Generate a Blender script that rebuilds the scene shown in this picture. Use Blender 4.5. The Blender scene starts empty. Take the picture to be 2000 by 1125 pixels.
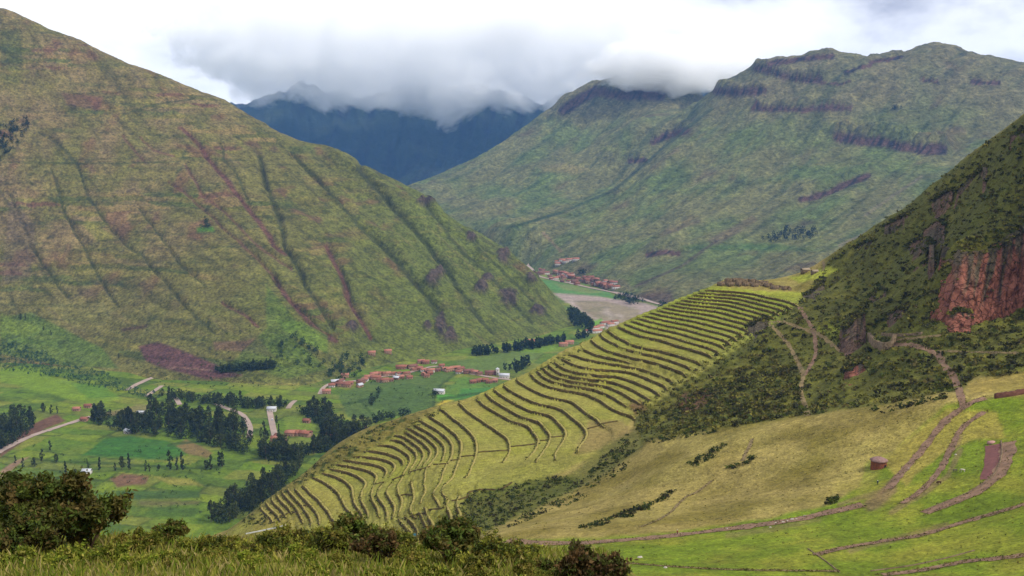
import bpy, bmesh, math, random
import numpy as np
from mathutils import Vector, Matrix, kdtree

random.seed(7)
RNG = np.random.default_rng(11)
SC = bpy.context.scene
COL = SC.collection
R = math.radians

# ------------------------------------------------------------------ camera
F = 1944.0                     # focal length in photo pixels (2000 wide)
PITCH = R(7.69)
cam_d = bpy.data.cameras.new('camera'); cam = bpy.data.objects.new('camera', cam_d)
COL.objects.link(cam); SC.camera = cam
cam_d.sensor_width = 36.0; cam_d.lens = 36.0 * F / 2000.0
cam_d.clip_start = 0.1; cam_d.clip_end = 60000
cam.location = (0, 0, 0); cam.rotation_euler = (R(90) - PITCH, 0, 0)

# ------------------------------------------------------------------ world, sun, exposure
SUN_EL, SUN_AZ = R(48), R(122)      # azimuth measured from the view direction, to the right
w = bpy.data.worlds.new('World'); SC.world = w; w.use_nodes = True
nt = w.node_tree; N = nt.nodes; L = nt.links
for n in list(N): N.remove(n)
out = N.new('ShaderNodeOutputWorld')
sky = N.new('ShaderNodeTexSky'); sky.sky_type = 'NISHITA'; sky.sun_disc = False
sky.sun_elevation = SUN_EL; sky.sun_rotation = SUN_AZ; sky.altitude = 3400
bg1 = N.new('ShaderNodeBackground'); bg1.inputs[1].default_value = 0.10
bg2 = N.new('ShaderNodeBackground'); bg2.inputs[1].default_value = 0.76
mixs = N.new('ShaderNodeMixShader')
tc = N.new('ShaderNodeTexCoord')
mp = N.new('ShaderNodeMapping'); mp.inputs['Scale'].default_value = (1, 1, 2.2); mp.inputs['Location'].default_value = (0.31, 0.2, 0.45)
n1 = N.new('ShaderNodeTexNoise'); n1.inputs['Scale'].default_value = 3.1; n1.inputs['Detail'].default_value = 8; n1.inputs['Roughness'].default_value = 0.52; n1.inputs['Distortion'].default_value = 0.25
ramp = N.new('ShaderNodeValToRGB')
e = ramp.color_ramp.elements
e[0].position = 0.38; e[0].color = (0.44, 0.46, 0.56, 1)
e[1].position = 0.53; e[1].color = (1.04, 1.05, 1.08, 1)
em = ramp.color_ramp.elements.new(0.46); em.color = (0.86, 0.88, 0.94, 1)
n2 = N.new('ShaderNodeTexNoise'); n2.inputs['Scale'].default_value = 2.0; n2.inputs['Detail'].default_value = 6
r2 = N.new('ShaderNodeMapRange'); r2.inputs['From Min'].default_value = 0.1; r2.inputs['From Max'].default_value = 0.35; r2.inputs['To Min'].default_value = 0.75; r2.inputs['To Max'].default_value = 0.97
L.new(tc.outputs['Generated'], mp.inputs['Vector'])
L.new(mp.outputs[0], n1.inputs['Vector']); L.new(mp.outputs[0], n2.inputs['Vector'])
L.new(n1.outputs[0], ramp.inputs[0]); L.new(n2.outputs[0], r2.inputs[0])
L.new(sky.outputs[0], bg1.inputs[0]); L.new(ramp.outputs[0], bg2.inputs[0])
L.new(r2.outputs[0], mixs.inputs[0]); L.new(bg1.outputs[0], mixs.inputs[1]); L.new(bg2.outputs[0], mixs.inputs[2])
L.new(mixs.outputs[0], out.inputs[0])

sun_d = bpy.data.lights.new('sun', 'SUN'); sun = bpy.data.objects.new('sun', sun_d); COL.objects.link(sun)
sun_d.energy = 2.4; sun_d.angle = R(8); sun_d.color = (1.0, 0.95, 0.87)
sd = Vector((math.sin(SUN_AZ) * math.cos(SUN_EL), math.cos(SUN_AZ) * math.cos(SUN_EL), math.sin(SUN_EL)))
sun.rotation_euler = (-sd).to_track_quat('-Z', 'Y').to_euler()
SC.view_settings.view_transform = 'Standard'; SC.view_settings.look = 'None'
SC.view_settings.exposure = 0.75; SC.view_settings.gamma = 1.0
SC.cycles.use_denoising = True
SC.cycles.max_bounces = 24; SC.cycles.diffuse_bounces = 3; SC.cycles.transparent_max_bounces = 8
SC.cycles.volume_bounces = 24

# ------------------------------------------------------------------ helpers
CP, SP = math.cos(PITCH), math.sin(PITCH)
def ray(px, py):
    """u = x/y and v = z/y of the sight line through a photo pixel"""
    px = np.asarray(px, float); py = np.asarray(py, float)
    a = (px - 1000.0) / F; b = -(py - 562.5) / F
    yy = CP + b * SP; zz = -SP + b * CP
    return a / yy, zz / yy
def project(x, y, z):
    zc = y * CP - z * SP; yc = y * SP + z * CP
    zc = np.maximum(zc, 1e-3)
    return 1000 + F * x / zc, 562.5 - F * yc / zc
def at(px, py, y):
    u, v = ray(px, py); return (float(u * y), float(y), float(v * y))
def at_z(px, py, z):
    u, v = ray(px, py); y = z / v; return (float(u * y), float(y), float(z))

_perm = RNG.permutation(512).astype(np.int32); _perm = np.concatenate([_perm, _perm, _perm])
_ang = RNG.random(512) * 2 * np.pi; _gx = np.cos(_ang).astype(np.float32); _gy = np.sin(_ang).astype(np.float32)
def perlin(x, y):
    x = np.asarray(x, np.float32); y = np.asarray(y, np.float32)
    xi = np.floor(x).astype(np.int32); yi = np.floor(y).astype(np.int32)
    xf = x - xi; yf = y - yi
    xi &= 511; yi &= 511
    u = xf * xf * xf * (xf * (xf * 6 - 15) + 10); v = yf * yf * yf * (yf * (yf * 6 - 15) + 10)
    def g(ix, iy, fx, fy):
        h = _perm[_perm[ix & 511] + (iy & 511)] & 511
        return _gx[h] * fx + _gy[h] * fy
    n00 = g(xi, yi, xf, yf); n10 = g(xi + 1, yi, xf - 1, yf)
    n01 = g(xi, yi + 1, xf, yf - 1); n11 = g(xi + 1, yi + 1, xf - 1, yf - 1)
    a = n00 + u * (n10 - n00); b = n01 + u * (n11 - n01)
    return (a + v * (b - a)) * 1.5
def fbm(x, y, oct=5, gain=0.5, lac=2.03):
    s = 0; a = 1.0; t = 0
    for i in range(oct):
        s = s + a * perlin(np.asarray(x) * lac**i + 17.3 * i, np.asarray(y) * lac**i - 9.1 * i); t += a; a *= gain
    return s / t
def ridged(x, y, oct=4, gain=0.5):
    s = 0; a = 1.0; t = 0
    for i in range(oct):
        s = s + a * (1 - 2 * np.abs(perlin(np.asarray(x) * 2.1**i + 5.7 * i, np.asarray(y) * 2.1**i + 3.3 * i))); t += a; a *= gain
    return s / t
def cellrand(i, j):
    i = np.floor(i).astype(np.int32) & 511; j = np.floor(j).astype(np.int32) & 511
    return (_perm[_perm[i] + j] & 511) / 511.0
def smooth(a, b, x):
    t = np.clip((x - a) / (b - a), 0, 1); return t * t * (3 - 2 * t)

class TPS:
    def __init__(s, pts, scale=300.0, lam=1e-3):
        P = np.array(pts, float); s.sc = scale; s.c = P[:, :2] / scale; n = len(P)
        K = s.k(s.c, s.c) + lam * np.eye(n)
        A = np.zeros((n + 3, n + 3)); A[:n, :n] = K; A[:n, n] = 1; A[:n, n + 1:] = s.c
        A[n:, :n] = A[:n, n:].T
        s.w = np.linalg.solve(A, np.concatenate([P[:, 2], [0, 0, 0]]))
    def k(s, a, b):
        d2 = ((a[:, None, 0] - b[None, :, 0])**2 + (a[:, None, 1] - b[None, :, 1])**2)
        return 0.5 * d2 * np.log(d2 + 1e-12)
    def __call__(s, x, y):
        sh = np.shape(x); q = np.stack([np.ravel(x), np.ravel(y)], 1) / s.sc
        o = np.empty(len(q)); n = len(s.c)
        c32 = s.c.astype(np.float32); w32 = s.w[:n]
        for i in range(0, len(q), 20000):
            b = q[i:i + 20000]; b32 = b.astype(np.float32)
            d2 = (b32[:, 0:1] - c32[None, :, 0])**2 + (b32[:, 1:2] - c32[None, :, 1])**2
            k = 0.5 * d2 * np.log(d2 + 1e-12)
            o[i:i + 20000] = k.astype(np.float64) @ w32 + s.w[n] + b @ s.w[n + 1:]
        return o.reshape(sh)

def pip(px, py, poly):
    ins = np.zeros(np.shape(px), bool); n = len(poly); j = n - 1
    for i in range(n):
        xi, yi = poly[i]; xj, yj = poly[j]
        c = ((yi > py) != (yj > py)) & (px < (xj - xi) * (py - yi) / ((yj - yi) or 1e-9) + xi)
        ins ^= c; j = i
    return ins
def segdist(px, py, line):
    d = np.full(np.shape(px), 1e9)
    for (x0, y0), (x1, y1) in zip(line[:-1], line[1:]):
        dx, dy = x1 - x0, y1 - y0; l2 = dx * dx + dy * dy + 1e-9
        t = np.clip(((px - x0) * dx + (py - y0) * dy) / l2, 0, 1)
        d = np.minimum(d, np.hypot(px - x0 - t * dx, py - y0 - t * dy))
    return d
def catmull(pts, step):
    P = np.array(pts, float); out = []
    Q = np.vstack([2 * P[0] - P[1], P, 2 * P[-1] - P[-2]])
    for i in range(1, len(Q) - 2):
        p0, p1, p2, p3 = Q[i - 1], Q[i], Q[i + 1], Q[i + 2]
        n = max(2, int(np.linalg.norm((p2 - p1)[:2]) / step))
        t = np.linspace(0, 1, n, endpoint=False)[:, None]
        out.append(0.5 * ((2 * p1) + (-p0 + p2) * t + (2 * p0 - 5 * p1 + 4 * p2 - p3) * t**2 + (-p0 + 3 * p1 - 3 * p2 + p3) * t**3))
    out.append(P[-1:]); return np.vstack(out)

def s2l(r, g, b):
    f = lambda c: ((c / 255 + 0.055) / 1.055)**2.4 if c / 255 > 0.04045 else c / 255 / 12.92
    return np.array([f(r), f(g), f(b)])
LIGHT = 1.75
def pc(r, g, b):                    # a colour read in the photograph -> surface albedo
    return s2l(r, g, b) / LIGHT

# ---- materials
MATS = {}
def mat_attr(name, scales=(0.15, 0.6), amt=(0.35, 0.35), bump=0.3, bump_scale=0.8, rough=0.95, stretch=(1, 1, 1), tint=None, bdist=0.5):
    m = bpy.data.materials.new(name); m.use_nodes = True; t = m.node_tree; n = t.nodes; l = t.links
    b = n['Principled BSDF']; b.inputs['Roughness'].default_value = rough; b.inputs['Specular IOR Level'].default_value = 0.12
    at_ = n.new('ShaderNodeAttribute'); at_.attribute_name = 'Col'
    c = n.new('ShaderNodeTexCoord'); mp_ = n.new('ShaderNodeMapping'); mp_.inputs['Scale'].default_value = stretch
    l.new(c.outputs['Object'], mp_.inputs['Vector'])
    prev = at_.outputs['Color']
    for i, (s, a) in enumerate(zip(scales, amt)):
        tx = n.new('ShaderNodeTexNoise'); tx.inputs['Scale'].default_value = s; tx.inputs['Detail'].default_value = 5; tx.inputs['Roughness'].default_value = 0.62
        l.new(mp_.outputs[0], tx.inputs['Vector'])
        mr = n.new('ShaderNodeMapRange'); mr.inputs['From Min'].default_value = 0.28; mr.inputs['From Max'].default_value = 0.72
        mr.inputs['To Min'].default_value = 1 - a; mr.inputs['To Max'].default_value = 1 + a
        l.new(tx.outputs[0], mr.inputs[0])
        mx = n.new('ShaderNodeMix'); mx.data_type = 'RGBA'; mx.blend_type = 'MULTIPLY'; mx.inputs['Factor'].default_value = 1
        l.new(prev, mx.inputs['A']); l.new(mr.outputs[0], mx.inputs['B']); prev = mx.outputs['Result']
        if tint is not None and i == 0:
            mt = n.new('ShaderNodeMix'); mt.data_type = 'RGBA'; mt.blend_type = 'MULTIPLY'
            tn = n.new('ShaderNodeTexNoise'); tn.inputs['Scale'].default_value = s * 0.37; tn.inputs['Detail'].default_value = 4
            l.new(mp_.outputs[0], tn.inputs['Vector'])
            m2 = n.new('ShaderNodeMapRange'); m2.inputs['From Min'].default_value = 0.45; m2.inputs['From Max'].default_value = 0.65
            l.new(tn.outputs[0], m2.inputs[0]); l.new(m2.outputs[0], mt.inputs['Factor'])
            l.new(prev, mt.inputs['A']); mt.inputs['B'].default_value = (*tint, 1); prev = mt.outputs['Result']
    l.new(prev, b.inputs['Base Color'])
    if bump:
        bn = n.new('ShaderNodeTexNoise'); bn.inputs['Scale'].default_value = bump_scale; bn.inputs['Detail'].default_value = 6; bn.inputs['Roughness'].default_value = 0.65
        l.new(mp_.outputs[0], bn.inputs['Vector'])
        bp = n.new('ShaderNodeBump'); bp.inputs['Strength'].default_value = bump; bp.inputs['Distance'].default_value = bdist
        l.new(bn.outputs[0], bp.inputs['Height']); l.new(bp.outputs[0], b.inputs['Normal'])
    MATS[name] = m; return m
def mat_plain(name, col, scale=2.0, amt=0.3, rough=0.9, bump=0.0, bdist=0.05, spec=0.15, col2=None, sheen=None, translucent=0):
    m = bpy.data.materials.new(name); m.use_nodes = True; t = m.node_tree; n = t.nodes; l = t.links
    b = n['Principled BSDF']; b.inputs['Roughness'].default_value = rough; b.inputs['Specular IOR Level'].default_value = spec
    c = n.new('ShaderNodeTexCoord'); tx = n.new('ShaderNodeTexNoise'); tx.inputs['Scale'].default_value = scale; tx.inputs['Detail'].default_value = 6; tx.inputs['Roughness'].default_value = 0.6
    l.new(c.outputs['Object'], tx.inputs['Vector'])
    rp = n.new('ShaderNodeValToRGB'); col = np.array(col, float)
    c2 = np.array(col2, float) if col2 is not None else col * (1 + amt)
    rp.color_ramp.elements[0].position = 0.32; rp.color_ramp.elements[0].color = (*(col * (1 - amt)), 1)
    rp.color_ramp.elements[1].position = 0.68; rp.color_ramp.elements[1].color = (*np.minimum(c2, 0.95), 1)
    l.new(tx.outputs[0], rp.inputs[0]); l.new(rp.outputs[0], b.inputs['Base Color'])
    if bump:
        bp = n.new('ShaderNodeBump'); bp.inputs['Strength'].default_value = bump; bp.inputs['Distance'].default_value = bdist
        l.new(tx.outputs[0], bp.inputs['Height']); l.new(bp.outputs[0], b.inputs['Normal'])
    MATS[name] = m; return m

# ---- objects
def mesh_np(name, V, Fq=None, Ft=None, col=None, smooth_=False):
    V = np.ascontiguousarray(V, np.float32); me = bpy.data.meshes.new(name)
    nq = 0 if Fq is None else len(Fq); ntr = 0 if Ft is None else len(Ft)
    me.vertices.add(len(V)); me.vertices.foreach_set('co', V.ravel())
    loops = []; starts = []
    if nq: loops.append(np.asarray(Fq, np.int32).ravel()); starts.append(np.arange(nq, dtype=np.int32) * 4)
    if ntr: loops.append(np.asarray(Ft, np.int32).ravel()); starts.append(nq * 4 + np.arange(ntr, dtype=np.int32) * 3)
    lp = np.concatenate(loops); st = np.concatenate(starts)
    me.loops.add(len(lp)); me.loops.foreach_set('vertex_index', lp)
    me.polygons.add(len(st)); me.polygons.foreach_set('loop_start', st)
    if smooth_: me.polygons.foreach_set('use_smooth', np.ones(len(st), bool))
    me.update(calc_edges=True)
    if col is not None:
        a = me.color_attributes.new('Col', 'FLOAT_COLOR', 'POINT')
        c4 = np.ones((len(V), 4), np.float32); c4[:, :3] = col; a.data.foreach_set('color', c4.ravel())
    return me
def link(name, me, mat=None, parent=None, loc=(0, 0, 0), rot=(0, 0, 0), scale=(1, 1, 1)):
    o = bpy.data.objects.new(name, me); COL.objects.link(o)
    if mat is not None and me is not None and not me.materials: me.materials.append(mat)
    o.location = loc; o.rotation_euler = rot; o.scale = scale
    if parent is not None: o.parent = parent
    return o
def tag(o, label=None, cat=None, group=None, kind=None):
    if label: o['label'] = label
    if cat: o['category'] = cat
    if group: o['group'] = group
    if kind: o['kind'] = kind
    return o
def empty(name, loc=(0, 0, 0), rz=0, s=1.0):
    o = bpy.data.objects.new(name, None); COL.objects.link(o); o.location = loc; o.rotation_euler = (0, 0, rz); o.scale = (s, s, s)
    o.empty_display_size = 0.1
    return o
def copy_tree(o, parent=None):
    c = o.copy(); COL.objects.link(c); c.parent = parent
    for ch in list(o.children): copy_tree(ch, c)
    return c
def grid_faces(nr, nc):
    i = np.arange(nr * nc).reshape(nr, nc)
    return np.stack([i[:-1, :-1], i[:-1, 1:], i[1:, 1:], i[1:, :-1]], -1).reshape(-1, 4)

class Field:
    """a height field stored on rows of constant y and columns of constant x/y"""
    def __init__(s, us, ys, fz):
        s.us, s.ys = us, ys; s.U, s.Y = np.meshgrid(us, ys); s.X = s.U * s.Y
        s.Z = fz(s.X, s.Y)
    def z(s, x, y):
        x = np.asarray(x, float); y = np.asarray(y, float); u = x / y
        fi = np.clip(np.interp(u, s.us, np.arange(len(s.us))), 0, len(s.us) - 1.001)
        fj = np.clip(np.interp(y, s.ys, np.arange(len(s.ys))), 0, len(s.ys) - 1.001)
        i = fi.astype(int); j = fj.astype(int); a = fi - i; b = fj - j; Z = s.Z
        return (Z[j, i] * (1 - a) + Z[j, i + 1] * a) * (1 - b) + (Z[j + 1, i] * (1 - a) + Z[j + 1, i + 1] * a) * b
    def hit(s, px, py):
        """where the sight line through a photo pixel first meets the field"""
        u, v = ray(px, py)
        fi = np.clip(np.interp(u, s.us, np.arange(len(s.us))), 0, len(s.us) - 1.001); i = int(fi); a = fi - i
        prof = s.Z[:, i] * (1 - a) + s.Z[:, i + 1] * a
        d = prof - v * s.ys
        k = np.nonzero(d >= 0)[0]
        if len(k) == 0: return None
        k = k[0]
        if k == 0: y = s.ys[0]
        else:
            t = d[k - 1] / (d[k - 1] - d[k] + 1e-9); y = s.ys[k - 1] + t * (s.ys[k] - s.ys[k - 1])
        return np.array([u * y, y, v * y])
    def mesh(s, name, mat, col):
        V = np.stack([s.X, s.Y, s.Z], -1).reshape(-1, 3)
        return link(name, mesh_np(name, V, grid_faces(*s.Z.shape), col=np.asarray(col).reshape(-1, 3), smooth_=True), mat)
def lerpc(c, m, col):
    m = np.clip(m, 0, 1)[..., None]; return c * (1 - m) + np.asarray(col) * m
def blur_mask(px, py, poly, soft=4.0):
    bb = np.array(poly); m = np.zeros(np.shape(px))
    idx = np.nonzero((px > bb[:, 0].min() - 2 * soft) & (px < bb[:, 0].max() + 2 * soft) & (py > bb[:, 1].min() - 2 * soft) & (py < bb[:, 1].max() + 2 * soft))
    if len(idx[0]) == 0: return m
    a, b = px[idx], py[idx]; ins = pip(a, b, poly); d = segdist(a, b, list(poly) + [poly[0]])
    m[idx] = smooth(-soft, soft, np.where(ins, d, -d)); return m

# ================================================================== the near hillside with the terraces
TO = {1: (1080, 600), 2: (860, 680), 3: (680, 780), 4: (440, 840), 5: (760, 880), 6: (1240, 530)}
def T(k, *p):
    ox, oy = TO[k]; return [(ox + x / 5, oy + y / 5) for x, y in p]
# each retaining wall: (level number, points along the wall, how many of them stand at full height)
WALLS = [
 (15, T(1,(560,245),(640,310),(740,370),(850,400),(1000,425),(1200,475),(1350,520),(1430,545)), 19),
 (16, T(1,(480,275),(550,330),(650,375),(800,425),(930,460),(1080,500),(1220,545),(1340,590)), 19),
 (17, T(1,(380,320),(420,370),(500,415),(620,455),(750,494),(850,522),(1000,560),(1130,605),(1270,655)), 19),
 (18, T(1,(300,350),(310,395),(360,440),(450,480),(600,512),(690,530)), 19),
 (19, T(1,(215,475),(300,505),(450,535),(600,560),(740,580),(900,610),(1050,660),(1170,715)), 19),
 (20, T(1,(120,520),(180,555),(300,590),(450,615),(590,635),(700,630),(850,670),(980,730),(1110,785)), 19),
 (21, T(1,(40,555),(100,600),(200,635),(350,665),(500,685),(600,670),(720,710),(880,770),(1020,840)), 19),
 (22, T(2,(1075,180),(1130,230),(1230,275),(1400,305),(1550,325),(1600,310),(1750,360),(1880,410),(2000,480)), 19),
 (23, T(2,(1020,205),(1060,250),(1150,295),(1300,330),(1500,350),(1620,370),(1760,430),(1910,520)), 19),
 (24, T(2,(965,240),(1000,280),(1080,320),(1250,360),(1450,395),(1600,450),(1780,545)), 19),
 (25, T(2,(920,270),(960,320),(1050,375),(1150,405),(1300,430),(1450,460),(1580,520),(1700,600),(1800,650),(1900,675)), 19),
 (26, T(2,(750,320),(820,370),(900,410),(1000,460),(1130,500),(1220,510),(1330,570),(1430,650),(1550,745)), 19),
 (27, T(2,(630,375),(700,430),(800,485),(900,525),(1000,560),(1110,575),(1200,610),(1300,690),(1380,750),(1430,810),(1400,920),(1350,990)), 10),
 (28, T(2,(530,410),(600,460),(680,510),(780,570),(880,615),(960,640),(1050,650),(1130,710),(1200,780),(1230,850),(1200,930),(1120,1060)), 10),
 (29, T(2,(450,455),(520,520),(620,580),(740,650),(850,700),(930,710),(1000,770),(1060,840),(1060,920),(1010,1000),(960,1080)), 9),
 (30, T(2,(390,515),(440,570),(540,620),(660,690),(770,740),(840,750),(900,810),(950,870),(970,930),(940,1000),(890,1060)), 9),
 (31, T(2,(195,550),(260,620),(350,680),(450,750),(560,830),(620,860),(670,930),(680,980),(655,1060),(630,1110)), 8),
 (32, T(3,(940,110),(1000,165),(1100,240),(1180,310),(1240,380),(1260,450),(1260,520),(1245,570),(1200,680),(1170,760)), 7),
 (33, T(3,(810,180),(900,235),(1000,310),(1080,390),(1105,460),(1095,540),(1080,620),(1040,730),(1000,800),(940,940),(900,1050)), 7),
 (34, T(3,(740,220),(830,280),(930,350),(1000,420),(1020,500),(1005,600),(950,690),(880,850),(830,940),(790,1060)), 6),
 (35, T(3,(670,270),(760,310),(860,380),(930,440),(960,510),(940,590)), 6),
 (36, T(3,(620,300),(720,355),(820,430),(875,490),(870,550),(830,610),(760,690),(745,830),(715,1000)), 6),
 (37, T(3,(600,340),(680,390),(760,450),(815,510),(800,580),(740,640)), 6),
 (38, T(3,(520,360),(600,410),(690,470),(740,530),(730,600),(700,660)), 9),
 (38, T(4,(1820,530),(1840,600),(1850,700),(1800,830)), 9),
 (39, T(3,(490,400),(570,430),(640,500),(670,570),(650,630),(600,690)), 9),
 (40, T(3,(370,450),(470,470),(570,530),(620,590),(600,660),(560,720)), 9),
 (40, T(4,(1740,480),(1700,600),(1740,680),(1700,800)), 9),
 (41, T(4,(1440,205),(1560,235),(1680,270),(1740,310)), 9),
 (41, T(4,(1620,560),(1590,640),(1620,700),(1660,760),(1660,820)), 9),
 (42, T(4,(1310,265),(1450,265),(1580,295),(1655,335),(1660,380),(1630,420)), 9),
 (42, T(4,(1530,560),(1490,660),(1560,750),(1590,830)), 9),
 (43, T(4,(1220,305),(1350,325),(1480,345),(1570,385),(1590,430)), 9),
 (43, T(4,(1440,560),(1410,660),(1440,730),(1500,810)), 9),
 (44, T(4,(1160,345),(1280,365),(1400,400),(1470,440),(1480,490)), 9),
 (45, T(4,(1090,390),(1200,415),(1300,460),(1370,510),(1380,560),(1340,640),(1380,740),(1420,810)), 9),
 (46, T(4,(1010,435),(1110,470),(1200,530),(1240,590),(1240,650),(1260,710),(1310,790),(1360,840)), 9),
 (47, T(4,(920,480),(1020,535),(1100,600),(1130,650),(1165,700),(1200,775),(1270,840)), 9),
 (48, T(4,(780,565),(850,640),(940,750),(1020,840),(1060,900)), 9),
 (49, T(4,(700,600),(770,680),(830,745),(880,780),(920,880)), 9),
 (50, T(4,(620,600),(700,690),(760,740),(810,820),(850,890)), 9),
 (51, T(4,(570,620),(640,700),(710,770),(750,870)), 9), (52, T(4,(510,640),(570,710),(640,780)), 9),
 (53, T(4,(460,680),(520,760),(570,820)), 9), (54, T(4,(410,720),(480,800),(540,850)), 9),
 (55, T(4,(350,750),(410,830),(450,870)), 9),
 (40, T(4,(1730,900),(1780,970),(1830,1010)), 9), (39, T(4,(1830,880),(1880,930),(1930,1000)), 9),
 (37, T(5,(300,640),(345,720),(370,800)), 9), (36, T(5,(390,590),(440,650),(460,730)), 9),
 (33, T(5,(600,510),(600,620),(590,740)), 9), (32, T(5,(690,480),(690,600),(690,740)), 9),
]
_u0 = np.array([(1384,568),(1440,571),(1496,581),(1552,595)], float); _u7 = np.array([(1306,603),(1370,613),(1420,624),(1474,641)], float); _u14 = np.array([(1214,641),(1298,666),(1340,680),(1386,694)], float)
for _k in range(15):                  # the even upper flight
    _t = _k / 14.0
    _p = _u0 * (2 * (_t - 0.5) * (_t - 1)) + _u7 * (4 * _t * (1 - _t)) + _u14 * (2 * _t * (_t - 0.5))
    WALLS.append((_k, [tuple(q) for q in _p], 9))
def level_z(k):
    if k <= 14: return -120 - 2.2 * k
    if k <= 32: return -154.5 - 2.7 * (k - 15)
    return -203.0 - 2.6 * (k - 33)
LV = np.array([level_z(k) for k in range(56)])
CPTS = []
def add(px, py, y): CPTS.append(at(px, py, y))
for k, pts, nf in WALLS:
    for q in pts: CPTS.append(at_z(q[0], q[1], level_z(k)))
# rim of the terraced spur seen against the valley, then the steep far side below it
RIM = [(450,1034,880),(520,978,890),(590,930,900),(640,881,912),(720,835,925),(790,812,925),(870,789,915),(950,765,930),(1010,738,945),(1070,705,955),(1120,678,960),(1180,646,960),(1250,615,945),(1320,585,920),(1384,562,900),(1420,545,905)]
_ends = [(p[0], at_z(p[0][0], p[0][1], level_z(k))[1]) for k, p, nf in WALLS]
for px, py, y in RIM:
    dd, yy = min((math.hypot(px - e_[0], py - e_[1]), ye) for e_, ye in _ends)
    y = yy + 8 + 0.8 * dd
    add(px, py, y); x, y, z = at(px, py, y)
    for t, dz in ((45, 34), (110, 85), (220, 165), (340, 230)):
        CPTS.append((x - t * 0.5, y + t * 0.87, max(z - dz, -520)))
for q in [(1460,548,905),(1500,550,890),(1540,552,880),(1573,532,895),(1600,530,880),(1610,512,915),
          (1640,490,880),(1730,430,850),(1800,385,820),(1880,330,780),(1960,280,740),(2000,250,700),(2100,180,650),(2300,60,560),
          (1650,540,830),(1700,540,790),(1800,480,755),(1850,430,740),(1900,400,700),
          (1870,470,606),(1930,475,603),(2000,462,600),(1850,635,566),(1920,630,568),(2000,600,572),(2100,560,560),(2100,430,590),(2300,500,480),
          (1800,560,660),(1780,620,625),(1900,665,540),(1980,640,545),(1900,720,490),(2000,700,470),(1700,700,590),(1650,640,680),(1600,720,620),(1500,720,665),
          (1450,780,620),(1330,780,670),(1500,640,745),(1560,640,715),(1620,590,760),(1400,740,680),
          (1575,802,560),(1700,770,535),(1800,745,500),(1850,760,470),(1400,825,590),(1300,840,610),(1260,850,620),
          # crest and face of the dry ridge
          (1250,872,540),(1300,858,520),(1400,845,495),(1500,830,480),(1575,815,470),(1720,800,440),(1850,775,420),(2000,770,405),
          (1150,940,545),(1200,910,555),(1080,960,540),(1000,985,505),(940,1010,500),(900,1030,495),(1000,1042,380),(930,1052,400),(1150,1000,430),(1060,1010,455),(1300,1000,400),(1300,920,460),
          (1200,960,480),(1500,900,430),(1600,850,440),(1700,900,395),(1500,980,375),(1400,960,420),
          # the bowl with the footpath
          (1000,1060,362),(1100,1060,350),(1300,1048,345),(1500,1020,345),(1700,980,345),(1750,940,360),(1850,830,400),
          (1300,1110,290),(1600,1100,280),(1900,1000,310),(2000,1100,250),(2000,900,340),(2000,800,390),(2200,900,310),(2200,1000,260),
          (1300,1200,230),(1700,1200,225),(1050,1150,260),(2200,760,400)]: add(*q)
CPTS += [(0, 130, -75), (60, 130, -70), (-60, 130, -84), (0, 30, -26), (40, 30, -24), (-40, 30, -32), (120, 120, -60), (-20, 230, -120), (60, 230, -112),
         (-90, 200, -122), (-120, 300, -170), (-60, 300, -150), (-180, 400, -225), (-90, 420, -190), (-40, 440, -178), (-250, 520, -275), (-130, 540, -236), (-300, 700, -335), (-380, 860, -420),
         (-420, 1000, -470), (-420, 600, -360), (-300, 400, -260), (-200, 250, -170), (-160, 620, -262), (-60, 520, -212),
         (330, 980, -170), (420, 900, -60), (600, 800, 60), (300, 1080, -260), (450, 1100, -220), (700, 1000, -60), (200, 1200, -400), (500, 1300, -420), (0, 1300, -520), (-300, 1250, -520)]
HN = TPS(CPTS, 300.0, 2.5e-4)

ys = np.concatenate([np.linspace(25, 235, 36), np.linspace(238, 960, 395), np.linspace(964, 1300, 34)[1:]])
us = np.linspace(-0.56, 0.66, 770)

def smooth_h(x, y): return HN(x, y)
# walls: resample each traced line and settle it on the contour it follows
wall_lines = []
for k, pts, nf in WALLS:
    P = np.array([at_z(a, b, level_z(k)) for a, b in pts]); nfrac = min(1.0, nf / len(P))
    P = np.vstack([P[0] + (P[0] - P[1]) / np.linalg.norm(P[0] - P[1]) * 9, P, P[-1] + (P[-1] - P[-2]) / np.linalg.norm(P[-1] - P[-2]) * (9 if nf > 8 else 3)])
    C = catmull(P, 2.2); hf = np.where(np.linspace(0, 1, len(C)) <= nfrac + 1e-6, 1.0, 0.34)
    hf = np.convolve(np.pad(hf, 4, mode='edge'), np.ones(9) / 9, 'valid')
    for it in range(3):
        h0 = HN(C[:, 0], C[:, 1]); gx = (HN(C[:, 0] + 1, C[:, 1]) - h0); gy = (HN(C[:, 0], C[:, 1] + 1) - h0)
        g2 = gx**2 + gy**2 + 1e-3; s = np.clip((level_z(k) - h0) / g2, -12, 12)
        C[:, 0] += s * gx * 0.8; C[:, 1] += s * gy * 0.8
    kk = np.ones(7) / 7
    for ax in (0, 1): C[:, ax] = np.convolve(np.pad(C[:, ax], 3, mode='edge'), kk, 'valid')
    gn = np.sqrt(g2)[:, None]; wall_lines.append((k, C, np.stack([gx, gy], 1) / gn, hf))

kd = kdtree.KDTree(sum(len(c[1]) for c in wall_lines)); allw = []
for k, C, g, hf in wall_lines:
    for p, h in zip(C, hf):
        kd.insert((p[0], p[1], 0), len(allw)); allw.append(h)
kd.balance()

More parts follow.
